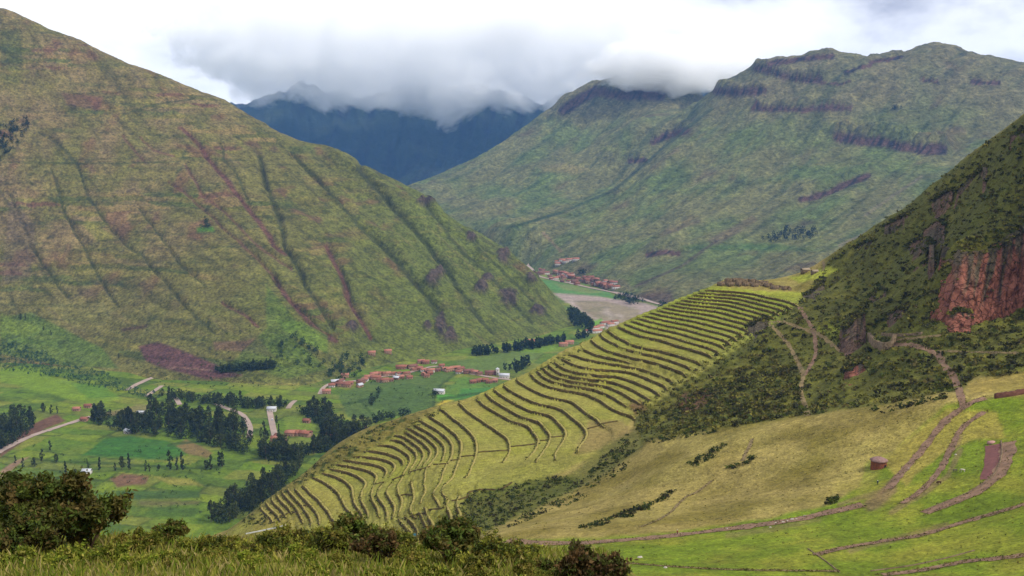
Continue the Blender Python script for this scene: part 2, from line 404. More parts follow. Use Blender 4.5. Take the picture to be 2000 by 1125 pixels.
TERR_POLY = [(440,1045),(450,1032),(520,976),(640,905),(728,872),(800,830),(870,786),(1010,736),(1120,676),(1250,613),(1384,555),(1570,580),(1500,640),(1240,815),(1180,880),(1100,920),(1000,960),(900,985),(900,1045),(700,1060)]
def near_z(x, y):
    H = HN(x, y)
    px, py = project(x, y, H)
    m = np.zeros(H.shape)
    cand = np.argwhere(pip(px, py, [(420,1060),(430,1000),(620,880),(860,770),(1380,540),(1600,560),(1530,650),(1270,830),(1130,950),(900,1070)]) & (y > 420) & (y < 1000))
    for j, i in cand:
        _, idx, d = kd.find((x[j, i], y[j, i], 0))
        if d < 26: m[j, i] = allw[idx] * (1 - max(0.0, (d - 14) / 12))
    # step profile between the levels
    k = np.searchsorted(-LV, -H) # number of levels above H
    up = LV[np.clip(k - 1, 0, 55)]; lo = LV[np.clip(k, 0, 55)]
    t = np.clip((up - H) / np.maximum(up - lo, 0.1), 0, 1)       # 0 just below the upper wall, 1 at the wall below
    half = 0.385 * (up - lo)
    Q = (up - half) + (lo + half - (up - half)) * t
    Q = np.where((k < 1) | (k > 55), H, Q)
    z = H + m * (Q - H)
    # small relief away from the terraces
    a = np.where(m > 0.02, 0.12, 1.0) * smooth(60, 260, y)
    fld = smooth(1.0, 0.0, np.maximum(0, (py - 980) / 80)) 
    rough = blur_mask(px, py, [(1240,820),(1300,770),(1600,520),(1700,430),(2050,200),(2050,720),(1850,765),(1560,810),(1260,870)], 12)
    z = z + a * (0.5 * fbm(x / 22, y / 22, 4) + rough * (6.5 * fbm(x / 52 + 7, y / 52, 5) + 2.6 * ridged(x / 19, y / 19, 3)))
    return z
NEAR = Field(us, ys, near_z)

X, Y, Z = NEAR.X, NEAR.Y, NEAR.Z
PX, PY = project(X, Y, Z)
jx = PX + 5 * fbm(X / 9, Y / 9, 3); jy = PY + 4 * fbm(X / 9 + 50, Y / 9, 3)
dry, dry2 = pc(168, 150, 84), pc(136, 122, 56)
shrubg_, green, green2, tread, treadg, soil = pc(104, 104, 40), pc(120, 138, 34), pc(148, 148, 50), pc(156, 150, 70), pc(148, 154, 54), pc(140, 108, 88)
n_a = fbm(X / 30, Y / 30, 5); n_b = fbm(X / 7, Y / 7, 4); n_c = fbm(X / 90, Y / 90, 3)
c = np.broadcast_to(dry, X.shape + (3,)).copy()
c = lerpc(c, smooth(-0.25, 0.45, n_a), dry2)
SHRUB_POLY = [(1236,800),(1300,760),(1400,690),(1470,625),(1560,590),(1600,540),(1620,500),(1700,440),(2100,150),(2100,735),(1900,735),(1880,760),(1700,795),(1570,812),(1300,852),(1250,866)]
c = lerpc(c, blur_mask(jx, jy, SHRUB_POLY, 6), shrubg_)
m = blur_mask(jx, jy, SHRUB_POLY, 6); c = lerpc(c, m * smooth(0.0, 0.5, n_a) * 0.6, pc(136, 130, 52)); c = lerpc(c, m * smooth(0.1, 0.4, n_b) * 0.5, pc(76, 74, 30))
tm = blur_mask(jx, jy, TERR_POLY, 5)
tr = np.broadcast_to(tread, X.shape + (3,)).copy()
up = smooth(720, 620, PY) * smooth(1150, 1250, PX)
tr = lerpc(tr, up, treadg); tr = lerpc(tr, smooth(-0.1, 0.5, n_a) * 0.5, pc(150, 150, 44)); tr = lerpc(tr, smooth(0.15, 0.6, n_c) * 0.5, pc(158, 136, 70))
c = c * (1 - tm[..., None]) + tr * tm[..., None]
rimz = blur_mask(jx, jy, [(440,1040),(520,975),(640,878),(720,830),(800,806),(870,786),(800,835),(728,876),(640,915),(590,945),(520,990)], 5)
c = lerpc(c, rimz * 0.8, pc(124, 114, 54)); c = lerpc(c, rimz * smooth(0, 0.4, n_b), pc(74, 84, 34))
c = lerpc(c, blur_mask(jx, jy, [(1150,820),(1215,822),(1240,850),(1180,880),(1120,890)], 6) * 0.7, pc(150, 128, 78))
# green gully below the terraces
for pl, a in (([(820,1040),(890,1000),(915,965),(975,950),(1050,935),(1130,930),(1140,945),(1060,985),(960,1035),(900,1060)], 0.85), ([(1180,870),(1240,840),(1260,870),(1200,915),(1090,975),(1020,1010),(1060,970)], 0.7)):
    c = lerpc(c, blur_mask(jx, jy, pl, 7) * a, pc(92, 98, 34))
# the bowl
BOWL = [(985,1052),(1150,1052),(1300,1040),(1500,1012),(1620,985),(1680,950),(1690,905),(1740,885),(1800,830),(1850,790),(1950,775),(2100,770),(2300,770),(2300,1600),(700,1600),(800,1250),(880,1120)]
bm_ = blur_mask(jx, jy, BOWL, 5)
bc = np.broadcast_to(green, X.shape + (3,)).copy(); bc = lerpc(bc, smooth(-0.2, 0.4, n_a), green2); bc = lerpc(bc, smooth(0.2, 0.6, n_b) * 0.4, pc(110, 128, 22))
c = c * (1 - bm_[..., None]) + bc * bm_[..., None]
c = lerpc(c, blur_mask(jx, jy, [(1720,900),(1800,838),(1850,800),(1945,805),(1965,855),(1900,860),(1850,880),(1790,925),(1770,950)], 4) * 0.75, pc(178, 158, 76))
c = lerpc(c, blur_mask(jx, jy, [(1690,960),(1625,960),(1655,890),(1700,850),(1800,800),(1850,780),(1830,815),(1770,870),(1740,890)], 6) * 0.35, pc(182, 168, 86))
# worn earth between the strips of grass
for ln, wd, a in [([(1740,955),(1720,975),(1700,985)], 12, 0.7), ([(1640,985),(1720,960),(1760,925)], 5, 0.5),
                  ([(1740,1000),(1800,965),(1850,930),(1875,880)], 5, 0.55), ([(1880,830),(1870,870),(1840,905)], 4, 0.45),
                  ([(1660,1075),(1760,1050),(1850,1025)], 5, 0.45), ([(1420,1045),(1500,1035),(1600,1015)], 5, 0.35)]:
    c = lerpc(c, smooth(wd * 1.5, wd * 0.5, segdist(jx, jy, ln)) * a, soil)
c = lerpc(c, smooth(0.25, 0.6, n_a) * bm_ * smooth(1090, 1125, PY) * 0.5, soil)
# bright small plots beside the outcrop and by the huts
for pl in ([(1598,640),(1640,655),(1650,668),(1625,655),(1600,648)], [(1612,632),(1650,645),(1648,658),(1620,642)], [(1540,540),(1580,535),(1620,520),(1640,528),(1600,545),(1560,552)], [(1395,565),(1560,570),(1580,580),(1400,572)]):
    c = lerpc(c, blur_mask(jx, jy, pl, 3) * 0.8, pc(168, 174, 56))
c = lerpc(c, blur_mask(jx, jy, [(1890,745),(2010,725),(2010,760),(1930,766),(1895,770)], 4) * 0.9, pc(166, 146, 74))
# bare red earth on the shrub slope
for pl in ([(1315,790),(1370,760),(1400,760),(1380,790),(1340,810)], [(1330,770),(1345,765),(1335,790),(1320,795)], [(1228,790),(1250,780),(1265,800),(1240,812)]):
    c = lerpc(c, blur_mask(jx, jy, pl, 4) * 0.75, pc(118, 78, 62))
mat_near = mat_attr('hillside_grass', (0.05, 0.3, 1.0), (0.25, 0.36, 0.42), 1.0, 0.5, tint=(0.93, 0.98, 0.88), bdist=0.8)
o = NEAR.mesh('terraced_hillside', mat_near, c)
tag(o, 'grassy terraced hillside falling from the dry ridge to the valley', 'hillside', kind='structure'); HILL = o

# retaining walls, one mesh each, children of the hillside
mat_wall = mat_plain('terrace_stone', pc(86, 68, 40), 0.45, 0.55, 0.95, 0.9, 0.4, col2=pc(124, 106, 58)); mat_lip = mat_plain('wall_top_grass', pc(170, 156, 84), 0.6, 0.25)
for wi, (k, C, g, hf) in enumerate(wall_lines):
    n = len(C); dz = (level_z(k - 1) - level_z(k)) if k > 0 else 2.2
    if k == 15: dz = 2.7
    rr = np.random.default_rng(wi)
    s = np.arange(n)
    taper = np.clip(np.minimum(s, n - 1 - s) / 5.0, 0.05, 1)
    half = 0.40 * dz * hf * taper * (1 + 0.16 * fbm(s / 9.0 + wi * 3, s * 0 + wi, 3))
    off = 0.85 + 0.22 * fbm(s / 5.0 + wi, s * 0 + 2.5 * wi, 3)
    zt = level_z(k) + half + 0.02; zb = level_z(k) - half - 0.3
    b0 = C[:, :2] - g * (off + 0.55)[:, None]; b1 = C[:, :2] - g * (off)[:, None]; b2 = C[:, :2] + g * 0.7
    mid = C[:, :2] - g * (off + 0.3 + 0.15 * rr.standard_normal(n))[:, None]
    rows = [np.column_stack([b0, zb]), np.column_stack([mid, (zt + zb) / 2]), np.column_stack([b1, zt + 0.12 * rr.standard_normal(n)]), np.column_stack([b2, zt - 0.1]), np.column_stack([b2, zb])]
    V = np.stack(rows, 0).reshape(-1, 3); Fq = grid_faces(5, n)
    caps = [[0, n, 2 * n, 3 * n], [n - 1, 4 * n - 1, 3 * n - 1, 2 * n - 1]]
    me = mesh_np('terrace_wall', V, np.vstack([Fq, caps])); me.materials.append(mat_wall); me.materials.append(mat_lip)
    mi = np.zeros(len(Fq) + 2, np.int32); mi[2 * (n - 1):3 * (n - 1)] = 1; me.polygons.foreach_set('material_index', mi)
    link('terrace_wall', me, None, HILL)

# ================================================================== valley floor
FLOOR = -450.0
def valley_z(x, y):
    z = FLOOR + 7 * fbm(x / 260, y / 260, 3) + 2.2 * fbm(x / 60, y / 60, 4)
    k = smooth(2300, 2700, y); z = z * (1 - k) + FLOOR * k
    st = np.floor((x * 0.35 + y) / 55.0 + 2 * fbm(x / 200, y / 200, 2))     # low field banks on the near fan
    return z + (1 - k) * 1.2 * ((st % 3) - 1) * smooth(1750, 1500, y)
ys_v = np.concatenate([np.linspace(1000, 2250, 280), np.linspace(2260, 4300, 130)])
VAL = Field(np.linspace(-0.60, 0.26, 530), ys_v, valley_z)
X, Y, Z = VAL.X, VAL.Y, VAL.Z; PX, PY = project(X, Y, Z)
jx = PX + 4 * fbm(X / 30, Y / 30, 3); jy = PY + 2.5 * fbm(X / 30 + 50, Y / 30, 3)
n_a = fbm(X / 90, Y / 90, 5); n_b = fbm(X / 22, Y / 22, 4)
c = np.broadcast_to(pc(104, 126, 36), X.shape + (3,)).copy()
c = lerpc(c, smooth(-0.2, 0.4, n_a), pc(132, 146, 42)); c = lerpc(c, smooth(0.0, 0.4, n_b) * 0.7, pc(76, 98, 32))
# patchwork of strips
cr = cellrand((X * 0.9 - Y * 0.25) / 70, (Y + X * 0.3 + 14 * fbm(X / 120, Y / 120, 2)) / 34)
pal = [pc(92, 120, 34), pc(128, 144, 40), pc(80, 104, 36), pc(138, 138, 58), pc(114, 118, 54), pc(104, 132, 32)]
for i, p_ in enumerate(pal): c = lerpc(c, ((cr * 6).astype(int) == i) * 0.6, p_)
_fu = (X * 0.9 - Y * 0.25) / 70; _fv = (Y + X * 0.3 + 14 * fbm(X / 120, Y / 120, 2)) / 34
_ed = np.minimum(np.abs(_fu - np.round(_fu)) * 70, np.abs(_fv - np.round(_fv)) * 34)
c = lerpc(c, smooth(4.5, 1.5, _ed) * smooth(-0.1, 0.2, fbm(X / 70 + 3, Y / 70, 3)) * 0.7, pc(58, 74, 28))
VF = [([(200,860),(250,850),(330,862),(370,885),(330,900),(240,892),(160,890)], (58,108,38), .85), ([(345,872),(365,858),(415,885),(405,896),(370,888)], (134,112,70), .95),
      ([(215,936),(240,925),(290,930),(285,945),(230,951)], (128,94,72), .95), ([(300,930),(370,935),(400,950),(330,946)], (146,138,64), .8),
      ([(225,958),(390,958),(390,973),(230,976)], (72,100,42), .9), ([(270,980),(390,979),(388,986),(275,987)], (108,104,60), .9), ([(300,990),(390,992),(380,1010),(280,1005)], (78,104,40), .8),
      ([(660,770),(720,746),(800,735),(890,728),(850,762),(845,802),(740,818),(680,815)], (88,110,50), .9), ([(700,780),(790,745),(840,760),(840,800),(760,810)], (80,104,46), .7),
      ([(905,735),(960,745),(985,762),(900,777),(862,766)], (98,132,48), .9), ([(853,790),(880,775),(897,778),(862,791)], (196,172,52), .95),
      ([(850,768),(905,772),(890,781),(855,782)], (84,146,54), .9), ([(900,760),(960,757),(985,765),(930,778),(890,780)], (70,128,56), .8),
      ([(890,706),(1000,686),(1070,680),(1040,706),(990,726),(900,722)], (104,124,56), .9), ([(1000,686),(1080,672),(1100,680),(1060,690)], (118,150,44), .8),
      ([(0,720),(60,715),(110,740),(200,755),(240,780),(170,790),(100,770),(0,745)], (122,148,38), .85), ([(140,748),(200,752),(230,775),(170,778)], (92,132,40), .7),
      ([(0,872),(60,830),(110,808),(128,822),(60,852),(0,894)], (116,80,66), .95), ([(0,920),(30,900),(60,890),(40,905),(0,935)], (150,118,96), .9),
      ([(180,812),(270,790),(300,790),(285,805),(230,812)], (150,118,96), .5), ([(555,815),(600,805),(640,820),(650,850),(600,862),(560,845)], (122,140,48), .8),
      ([(1048,545),(1080,548),(1130,560),(1190,570),(1210,586),(1150,582),(1090,576)], (92,138,66), .95), ([(1080,552),(1130,560),(1180,570),(1150,573),(1100,565)], (138,138,78), .6),
      ([(1078,572),(1160,578),(1260,592),(1300,604),(1240,642),(1200,654),(1160,625),(1110,592)], (176,156,144), 1), ([(1120,590),(1180,588),(1250,605),(1240,630),(1190,632),(1140,608)], (150,136,104), .85),
      ([(1145,630),(1175,622),(1180,640),(1155,648)], (116,164,52), .9)]
for pl, rgb, a in VF: c = lerpc(c, blur_mask(jx, jy, pl, 2.5) * a, pc(*rgb))
for ln in ([(700,780),(720,800),(730,815)], [(745,760),(735,775),(725,790)], [(890,730),(870,745),(850,765)], [(850,765),(846,800)], [(670,790),(700,785),(735,772)], [(860,780),(900,772),(985,764)], [(330,870),(400,860)], [(90,900),(200,905),(330,912),(430,915)], [(480,900),(560,890),(640,892)]):
    c = lerpc(c, smooth(4, 1.2, segdist(jx, jy, ln)) * 0.75, pc(56, 78, 30))
rb = blur_mask(jx, jy, VF[23][0], 3)
c = lerpc(c, rb * smooth(0.1, 0.5, fbm(X / 60, Y / 240, 4)) * 0.5, pc(196, 180, 170)); c = lerpc(c, rb * smooth(0.15, 0.45, fbm(X / 160 + 9, Y / 60, 4)) * 0.5, pc(120, 118, 82))
mat_val = mat_attr('valley_fields', (0.02, 0.1, 0.35), (0.22, 0.32, 0.3), 0.8, 0.15, bdist=2.5)
tag(VAL.mesh('valley_floor', mat_val, c), 'patchwork of green fields on the flat valley floor', 'valley', kind='structure')

# ================================================================== the long mountain on the left
CREST = [(-420,-150,2900),(-200,-60,2920),(0,25,2950),(150,85,2980),(300,145,3000),(440,200,3000),(520,245,2990),(600,282,2980),(700,325,2950),(830,388,2900),(900,440,2860),(1000,505,2800),(1060,560,2750),(1112,620,2690)]
BASE = [(-420,690,2150),(-200,690,2160),(0,690,2150),(150,690,2120),(300,722,2000),(440,745,1930),(520,750,1900),(600,752,1900),(700,728,2030),(830,702,2160),(900,687,2240),(1000,664,2380),(1060,645,2480),(1122,634,2600)]
LP = []
for (cx, cy, cd), (bx, by, bd) in zip(CREST, BASE):
    Cc = np.array(at(cx, cy, cd)); Bb = np.array(at(bx, by, bd)); Bb[2] = min(Bb[2], FLOOR + 6) if cx > 500 else Bb[2]
    p = 1.12 if cx > 400 else 1.25
    for t in (0, .12, .25, .4, .55, .7, .85, 1.0):
        q = Bb + (Cc - Bb) * t; q[2] = Bb[2] + (Cc[2] - Bb[2]) * t**p; LP.append(tuple(q))
    LP.append((Cc[0] * 1.1, Cc[1] + 300, Cc[2] - 170)); LP.append((Cc[0] * 1.2, Cc[1] + 600, Cc[2] - 380))
    LP.append((Bb[0] * 0.92, Bb[1] - 170, Bb[2] - 55))
LP += [(430, 2700, -520), (520, 2900, -560), (480, 3200, -560), (330, 2450, -520)]
HL = TPS(LP, 1000.0, 1e-4)
GUL = [([(349,249),(388,289),(418,324),(448,359),(478,398),(508,438),(533,478),(558,498)], 6, 9), ([(239,266),(264,294),(285,318)], 3, 4), ([(274,269),(298,294),(342,304)], 3, 3),
       ([(329,354),(378,388),(413,423),(448,458),(498,503),(538,548)], 3.5, 7), ([(363,324),(398,383),(448,423),(498,478),(568,528)], 3, 5),
       ([(75,259),(134,294),(154,324),(170,378),(219,453),(279,503),(319,548),(360,600),(420,650)], 3.5, 6), ([(274,408),(319,473),(349,513),(400,560)], 3.5, 5), ([(428,279),(438,309),(463,344),(490,400)], 3, 5),
       ([(575,300),(615,345),(660,395),(700,440),(750,490),(800,540),(850,600),(880,650)], 6, 16), ([(533,545),(576,599),(597,624),(626,649),(655,664)], 6, 12), ([(434,592),(473,613),(505,638)], 4, 5),
       ([(505,305),(520,360),(540,420),(555,480),(600,560),(650,640)], 5, 12), ([(640,480),(665,540),(690,600),(720,660)], 6, 12), ([(700,330),(760,400),(830,470),(880,540),(920,600),(960,650)], 6, 16),
       ([(830,400),(880,470),(950,530),(1000,590),(1040,630)], 5, 12), ([(905,450),(960,510),(1020,570),(1070,615)], 4, 8), ([(100,330),(130,420),(180,520),(230,600)], 4, 5), ([(20,380),(60,480),(130,580)], 4, 5)]
def left_z(x, y):
    H = HL(x, y); px, py = project(x, y, H)
    s = 0.62 * x + 0.785 * y; t = 0.785 * x - 0.62 * y
    k = smooth(380, 700, px) * 0.85 + 0.25; up = smooth(FLOOR - 5, FLOOR + 90, H)
    z = H + up * (k * 26 * ridged(s / 230 + 0.5 * fbm(t / 420, s / 420, 3), t / 900, 4) + 5 * fbm(x / 120, y / 120, 4) + 3.5 * fbm(s / 30, t / 110, 4) + 1.8 * fbm(x / 18, y / 18, 3) + 3.2 * smooth(-0.15, 0.35, fbm(s / 260 + 3, t / 500, 2)) * ridged(s / 34, t / 520 + 0.2 * fbm(s / 60, t / 60, 2), 3))
    for ln, wd, dp in GUL:
        d = segdist(px + 9 * fbm(x / 130, y / 130, 3), py + 5 * fbm(x / 70 + 9, y / 70, 2), ln); z = z - up * 1.7 * dp * np.exp(-(d / (wd * 1.05))**2) * (0.7 + 0.9 * fbm(s / 90, t / 90, 2))
    # low cultivation banks running along the contours
    bank = (z / 5.0 + 0.8 * fbm(s / 160, t / 160, 3)); fr = bank - np.floor(bank)
    bm2 = smooth(-0.15, 0.25, fbm(s / 260 + 4, z / 60, 3)) * smooth(850, 500, px)
    z = z + up * bm2 * 1.1 * (smooth(0.0, 0.75, fr) - fr)
    return z
LEFT = Field(np.linspace(-0.66, 0.13, 570), np.linspace(1740, 3320, 375), left_z)
X, Y, Z = LEFT.X, LEFT.Y, LEFT.Z; PX, PY = project(X, Y, Z)
s_ = 0.62 * X + 0.785 * Y; t_ = 0.785 * X - 0.62 * Y
n_a = fbm(X / 150, Y / 150, 5); n_b = fbm(X / 30, Y / 30, 4); n_s = fbm(s_ / 160, Z / 9, 4); n_v = fbm(s_ / 24, t_ / 320, 4)
tan_, olive, grn, drk, red = pc(142, 122, 80), pc(122, 116, 58), pc(100, 114, 44), pc(66, 76, 34), pc(112, 74, 64)
c = np.broadcast_to(olive, X.shape + (3,)).copy()
wt = smooth(720, 350, PX + 0.3 * PY) 
c = lerpc(c, wt * smooth(-0.3, 0.3, n_a), tan_); c = lerpc(c, smooth(480, 900, PX + 0.25 * (PY - 300)) * 0.75, grn)
c = lerpc(c, smooth(480, 640, PY) * smooth(-0.3, 0.3, n_a) * 0.6, pc(110, 118, 46))
# small fields laid along the contours
fi = s_ / 75 + 0.7 * fbm(s_ / 200, Z / 40, 2); fj = Z / 11 + 0.6 * fbm(s_ / 120, t_ / 120, 2)
cr = cellrand(fi, fj); fm = smooth(0.0, 0.22, fbm(s_ / 300 + 8, Z / 80, 3)) * smooth(850, 520, PX) * 0.75
for lo_, hi_, cc in ((0, .2, pc(150, 128, 76)), (.2, .36, pc(104, 104, 44)), (.36, .5, pc(140, 132, 64)), (.5, .6, pc(122, 82, 66)), (.6, .72, pc(86, 98, 40))):
    c = lerpc(c, fm * ((cr >= lo_) & (cr < hi_)), cc)
c = lerpc(c, smooth(0.12, 0.4, n_s) * 0.5 * smooth(900, 500, PX), drk); c = lerpc(c, smooth(0.2, 0.5, -n_s) * 0.35, pc(150, 138, 74))
c = lerpc(c, smooth(0.2, 0.45, n_b) * 0.5, drk); c = lerpc(c, smooth(0.12, 0.4, n_v) * 0.5, pc(72, 70, 38)); c = lerpc(c, smooth(0.25, 0.5, -n_v) * 0.3, tan_)
c = lerpc(c, smooth(0.15, 0.5, fbm(X / 90 + 31, Y / 90, 4)) * 0.6 * smooth(650, 500, PY), pc(124, 84, 66))
for gi, (ln, wd, dp) in enumerate(GUL):
    d = segdist(PX + 9 * fbm(X / 130, Y / 130, 3), PY + 5 * fbm(X / 70 + 9, Y / 70, 2) + 2 * n_b, ln)
    c = lerpc(c, smooth(wd * 1.1, wd * 0.35, d) * (0.9 if gi in (0, 9, 10, 12) else 0.7), red if gi in (0, 1, 2, 3, 4, 9, 10, 12) else pc(62, 68, 30))
jx = PX + 3 * n_b; jy = PY + 2 * n_a
MF = [([(270,676),(310,668),(345,680),(372,690),(450,725),(472,735),(405,742),(330,722),(285,706)], (104,70,68), .95), ([(300,712),(345,700),(400,712),(370,722)], (122,88,80), .6), ([(415,668),(480,665),(505,658),(538,700),(512,692),(480,686),(420,684)], (130,100,78), .8),
      ([(235,641),(290,634),(287,640),(240,647)], (92,66,52), .9), ([(150,566),(190,566),(190,578),(155,580)], (100,82,62), .6), ([(170,430),(230,465),(190,470),(165,445)], (140,136,60), .7), ([(205,415),(245,415),(255,445),(215,440)], (140,108,76), .8),
      ([(385,445),(415,442),(420,452),(385,455)], (84,128,40), .9), ([(120,180),(200,190),(195,215),(130,205)], (118,80,66), .6), ([(0,60),(40,55),(45,130),(0,135)], (80,88,46), .6), ([(520,555),(590,640),(560,650),(640,720),(560,740),(450,710),(520,640)], (92,120,40), .55),
      ([(0,620),(60,610),(200,680),(230,720),(120,715),(0,690)], (96,124,46), .7), ([(540,625),(590,628),(640,655),(640,690),(560,650)], (112,140,44), .7), ([(0,610),(80,640),(60,655),(0,650)], (124,140,48), .6), ([(20,385),(0,560),(60,540),(70,440)], (112,94,76), .5)]
for pl, rgb, a in MF: c = lerpc(c, blur_mask(jx, jy, pl, 3) * a, pc(*rgb))
for ln in ([(10,317),(150,318),(224,319),(350,316)], [(239,224),(300,204),(380,194)], [(190,470),(235,469)], [(330,718),(400,722),(472,733)]): c = lerpc(c, smooth(2.2, 0.8, segdist(PX, PY + 1.5 * n_a, ln)) * 0.7, drk if ln[0][0] < 300 else pc(140, 112, 92))
ROCK_L = [(845,548,16,14),(858,535,10,10),(940,562,14,12),(992,582,16,18),(1052,608,14,10),(862,640,12,22),(835,640,8,10),(880,660,14,14),(985,500,12,14),(830,395,16,8),(920,465,10,8),(1040,545,10,10),(955,545,10,8),(690,640,10,14)]
rk = np.zeros(X.shape)
for rx, ry, ra, rb2 in ROCK_L: rk = np.maximum(rk, smooth(1.3, 0.6, np.hypot((PX - rx) / ra, (PY - ry) / rb2) + 0.9 * n_b))
c = lerpc(c, rk * 0.9, pc(96, 78, 72)); c = lerpc(c, rk * smooth(0, 0.4, fbm(s_ / 9, t_ / 30, 3)), pc(60, 50, 46))
LEFT.Z += rk * (7 + 9 * ridged(s_ / 16, t_ / 50, 3))
mat_left = mat_attr('mountain_scrub', (0.012, 0.05, 0.16), (0.22, 0.42, 0.62), 1.0, 0.07, bdist=11.0)
tag(LEFT.mesh('mountain_slope', mat_left, c), 'tall brown and green mountain side scored by red gullies', 'mountain', kind='structure')

# ================================================================== mountains across the main valley
RP = [at(*q) for q in [(1390,200,5050),(1420,168,4900),(1480,130,4800),(1560,116,4720),(1620,106,4700),(1660,119,4700),(1740,116,4650),(1835,96,4600),(1900,116,4550),(1940,130,4520),(2000,138,4480),(2150,150,4350),(2400,180,4200),
      (1500,250,4330),(1700,250,4120),(1900,250,3950),(2100,260,3800),(1400,330,4180),(1600,350,3850),(1800,350,3600),(2000,330,3550),(1300,420,3920),(1500,450,3520),(1700,450,3280),(1900,420,3250),(2200,400,3100),
      (1200,480,3780),(1350,520,3280),(1500,545,3000),(1650,540,2850),(1150,425,4250),(1300,300,4520),(1250,250,5000),(1040,526,3880),(1150,556,3420),(1230,581,3110),(1310,601,2905),(1450,640,2600),(1700,680,2300),(2000,700,2100),
      (1390,210,5060),(1300,280,4900),(1200,370,4720),(1100,410,4500),(1020,440,4330),(960,450,4280),(1000,490,4080),
      (1160,172,5700),(1110,200,5650),(1050,241,5600),(1000,275,5550),(960,300,5500),(900,330,5450),(830,365,5400),(760,400,5350),(1250,178,5850),(1340,188,5750),(1290,172,6100),(1200,250,5300),(1120,300,5200),(1050,330,5100),(980,370,4950),(900,400,4800),(1100,360,4850),(850,430,4600),(700,430,4700)]]
for px, py, y in [(1420,168,4900),(1560,116,4720),(1740,116,4650),(1900,116,4550),(2150,150,4350),(1160,172,5700),(960,300,5500),(1290,172,6100),(760,400,5350)]:
    x, y, z = at(px, py, y); RP.append((x, y + 400, z - 190)); RP.append((x, y + 900, z - 480))
RP += [(100, 3500, -520), (300, 3000, -520), (0, 4000, -520), (-200, 4300, -480)]
HR = TPS(RP, 1500.0, 1e-4)
CLIFF = [([(1500,126),(1540,119),(1575,114),(1625,110)], 6, 6), ([(1700,122),(1760,112)], 4, 8), ([(1636,268),(1680,275),(1720,276),(1760,286),(1800,292),(1840,292)], 12, 30), ([(1478,134),(1540,150),(1600,158)], 8, 20), ([(1545,158),(1600,160),(1640,166),(1660,158)], 3, 10), ([(1400,178),(1440,180),(1490,178)], 10, 20),
         ([(1275,278),(1310,262),(1340,256)], 8, 14), ([(1565,390),(1600,382),(1650,362),(1695,342)], 8, 14), ([(1265,498),(1300,492),(1325,496)], 6, 10), ([(1480,212),(1540,214),(1610,212),(1660,210)], 7, 14), ([(1230,315),(1260,312)], 6, 8),
         ([(1800,155),(1830,160)], 5, 8), ([(1900,160),(1950,162)], 6, 10), ([(1100,215),(1140,190),(1165,178),(1210,185),(1290,186)], 12, 14), ([(1480,200),(1470,215)], 5, 6), ([(1650,140),(1700,128)], 4, 6)]
def right_z(x, y):
    H = HR(x, y); px, py = project(x, y, H)
    s = 0.68 * x - 0.73 * y; t = -0.73 * x - 0.68 * y
    up = smooth(FLOOR, FLOOR + 120, H)
    z = H + up * (30 * ridged(s / 330, t / 1600, 3) + 12 * fbm(x / 220, y / 220, 4) + 9 * fbm(s / 60, t / 260, 4) + 3.5 * fbm(x / 30, y / 30, 3) + 9 * ridged(s / 85, t / 900, 3))
    hi = smooth(1250, 1100, px) * smooth(-150, 150, H); z = z + hi * 22 * ridged(x / 150, y / 150, 4)
    for ln, wd, dp in CLIFF:
        d = segdist(px, py + 4 * fbm(x / 60, y / 60, 2), ln); z = z + 1.5 * dp * np.exp(-(d / wd)**2) * (0.7 + 0.6 * ridged(s / 30, t / 200, 3))
    return z
RIGHT = Field(np.linspace(-0.20, 0.60, 560), np.linspace(2300, 6400, 340), right_z)
X, Y, Z = RIGHT.X, RIGHT.Y, RIGHT.Z; PX, PY = project(X, Y, Z)
s_ = 0.68 * X - 0.73 * Y; t_ = -0.73 * X - 0.68 * Y
n_a = fbm(X / 260, Y / 260, 5); n_b = fbm(X / 60, Y / 60, 4); n_v = fbm(s_ / 45, t_ / 600, 4); n_s = fbm(s_ / 260, Z / 16, 4)
c = np.broadcast_to(pc(130, 128, 78), X.shape + (3,)).copy()
c = lerpc(c, smooth(-0.2, 0.35, n_a) * 0.75, pc(104, 126, 62)); c = lerpc(c, smooth(300, 150, PY) * 0.6, pc(134, 122, 90)); c = lerpc(c, smooth(450, 580, PY) * smooth(1100, 1400, PX) * 0.4, pc(116, 108, 66))
c = lerpc(c, smooth(0.1, 0.45, n_v) * 0.5, pc(60, 78, 42)); c = lerpc(c, smooth(0.12, 0.45, -n_v) * 0.45, pc(122, 118, 66)); c = lerpc(c, smooth(0.2, 0.5, n_s) * 0.35, pc(66, 76, 42)); c = lerpc(c, smooth(0.15, 0.45, n_b) * 0.45, pc(62, 74, 42))
c = lerpc(c, smooth(0.2, 0.5, fbm(X / 180 + 77, Y / 180, 4)) * 0.5, pc(112, 86, 66))
jx = PX + 3 * n_b; jy = PY + 2 * n_a
for ln, wd, dp in CLIFF:
    d = segdist(PX, PY + 4 * n_b, ln); mk = smooth(wd * 1.05, wd * 0.6, d)
    c = lerpc(c, mk * 0.95, pc(104, 74, 66)); c = lerpc(c, mk * smooth(-0.1, 0.3, fbm(s_ / 18, t_ / 200, 3)), pc(50, 40, 40))
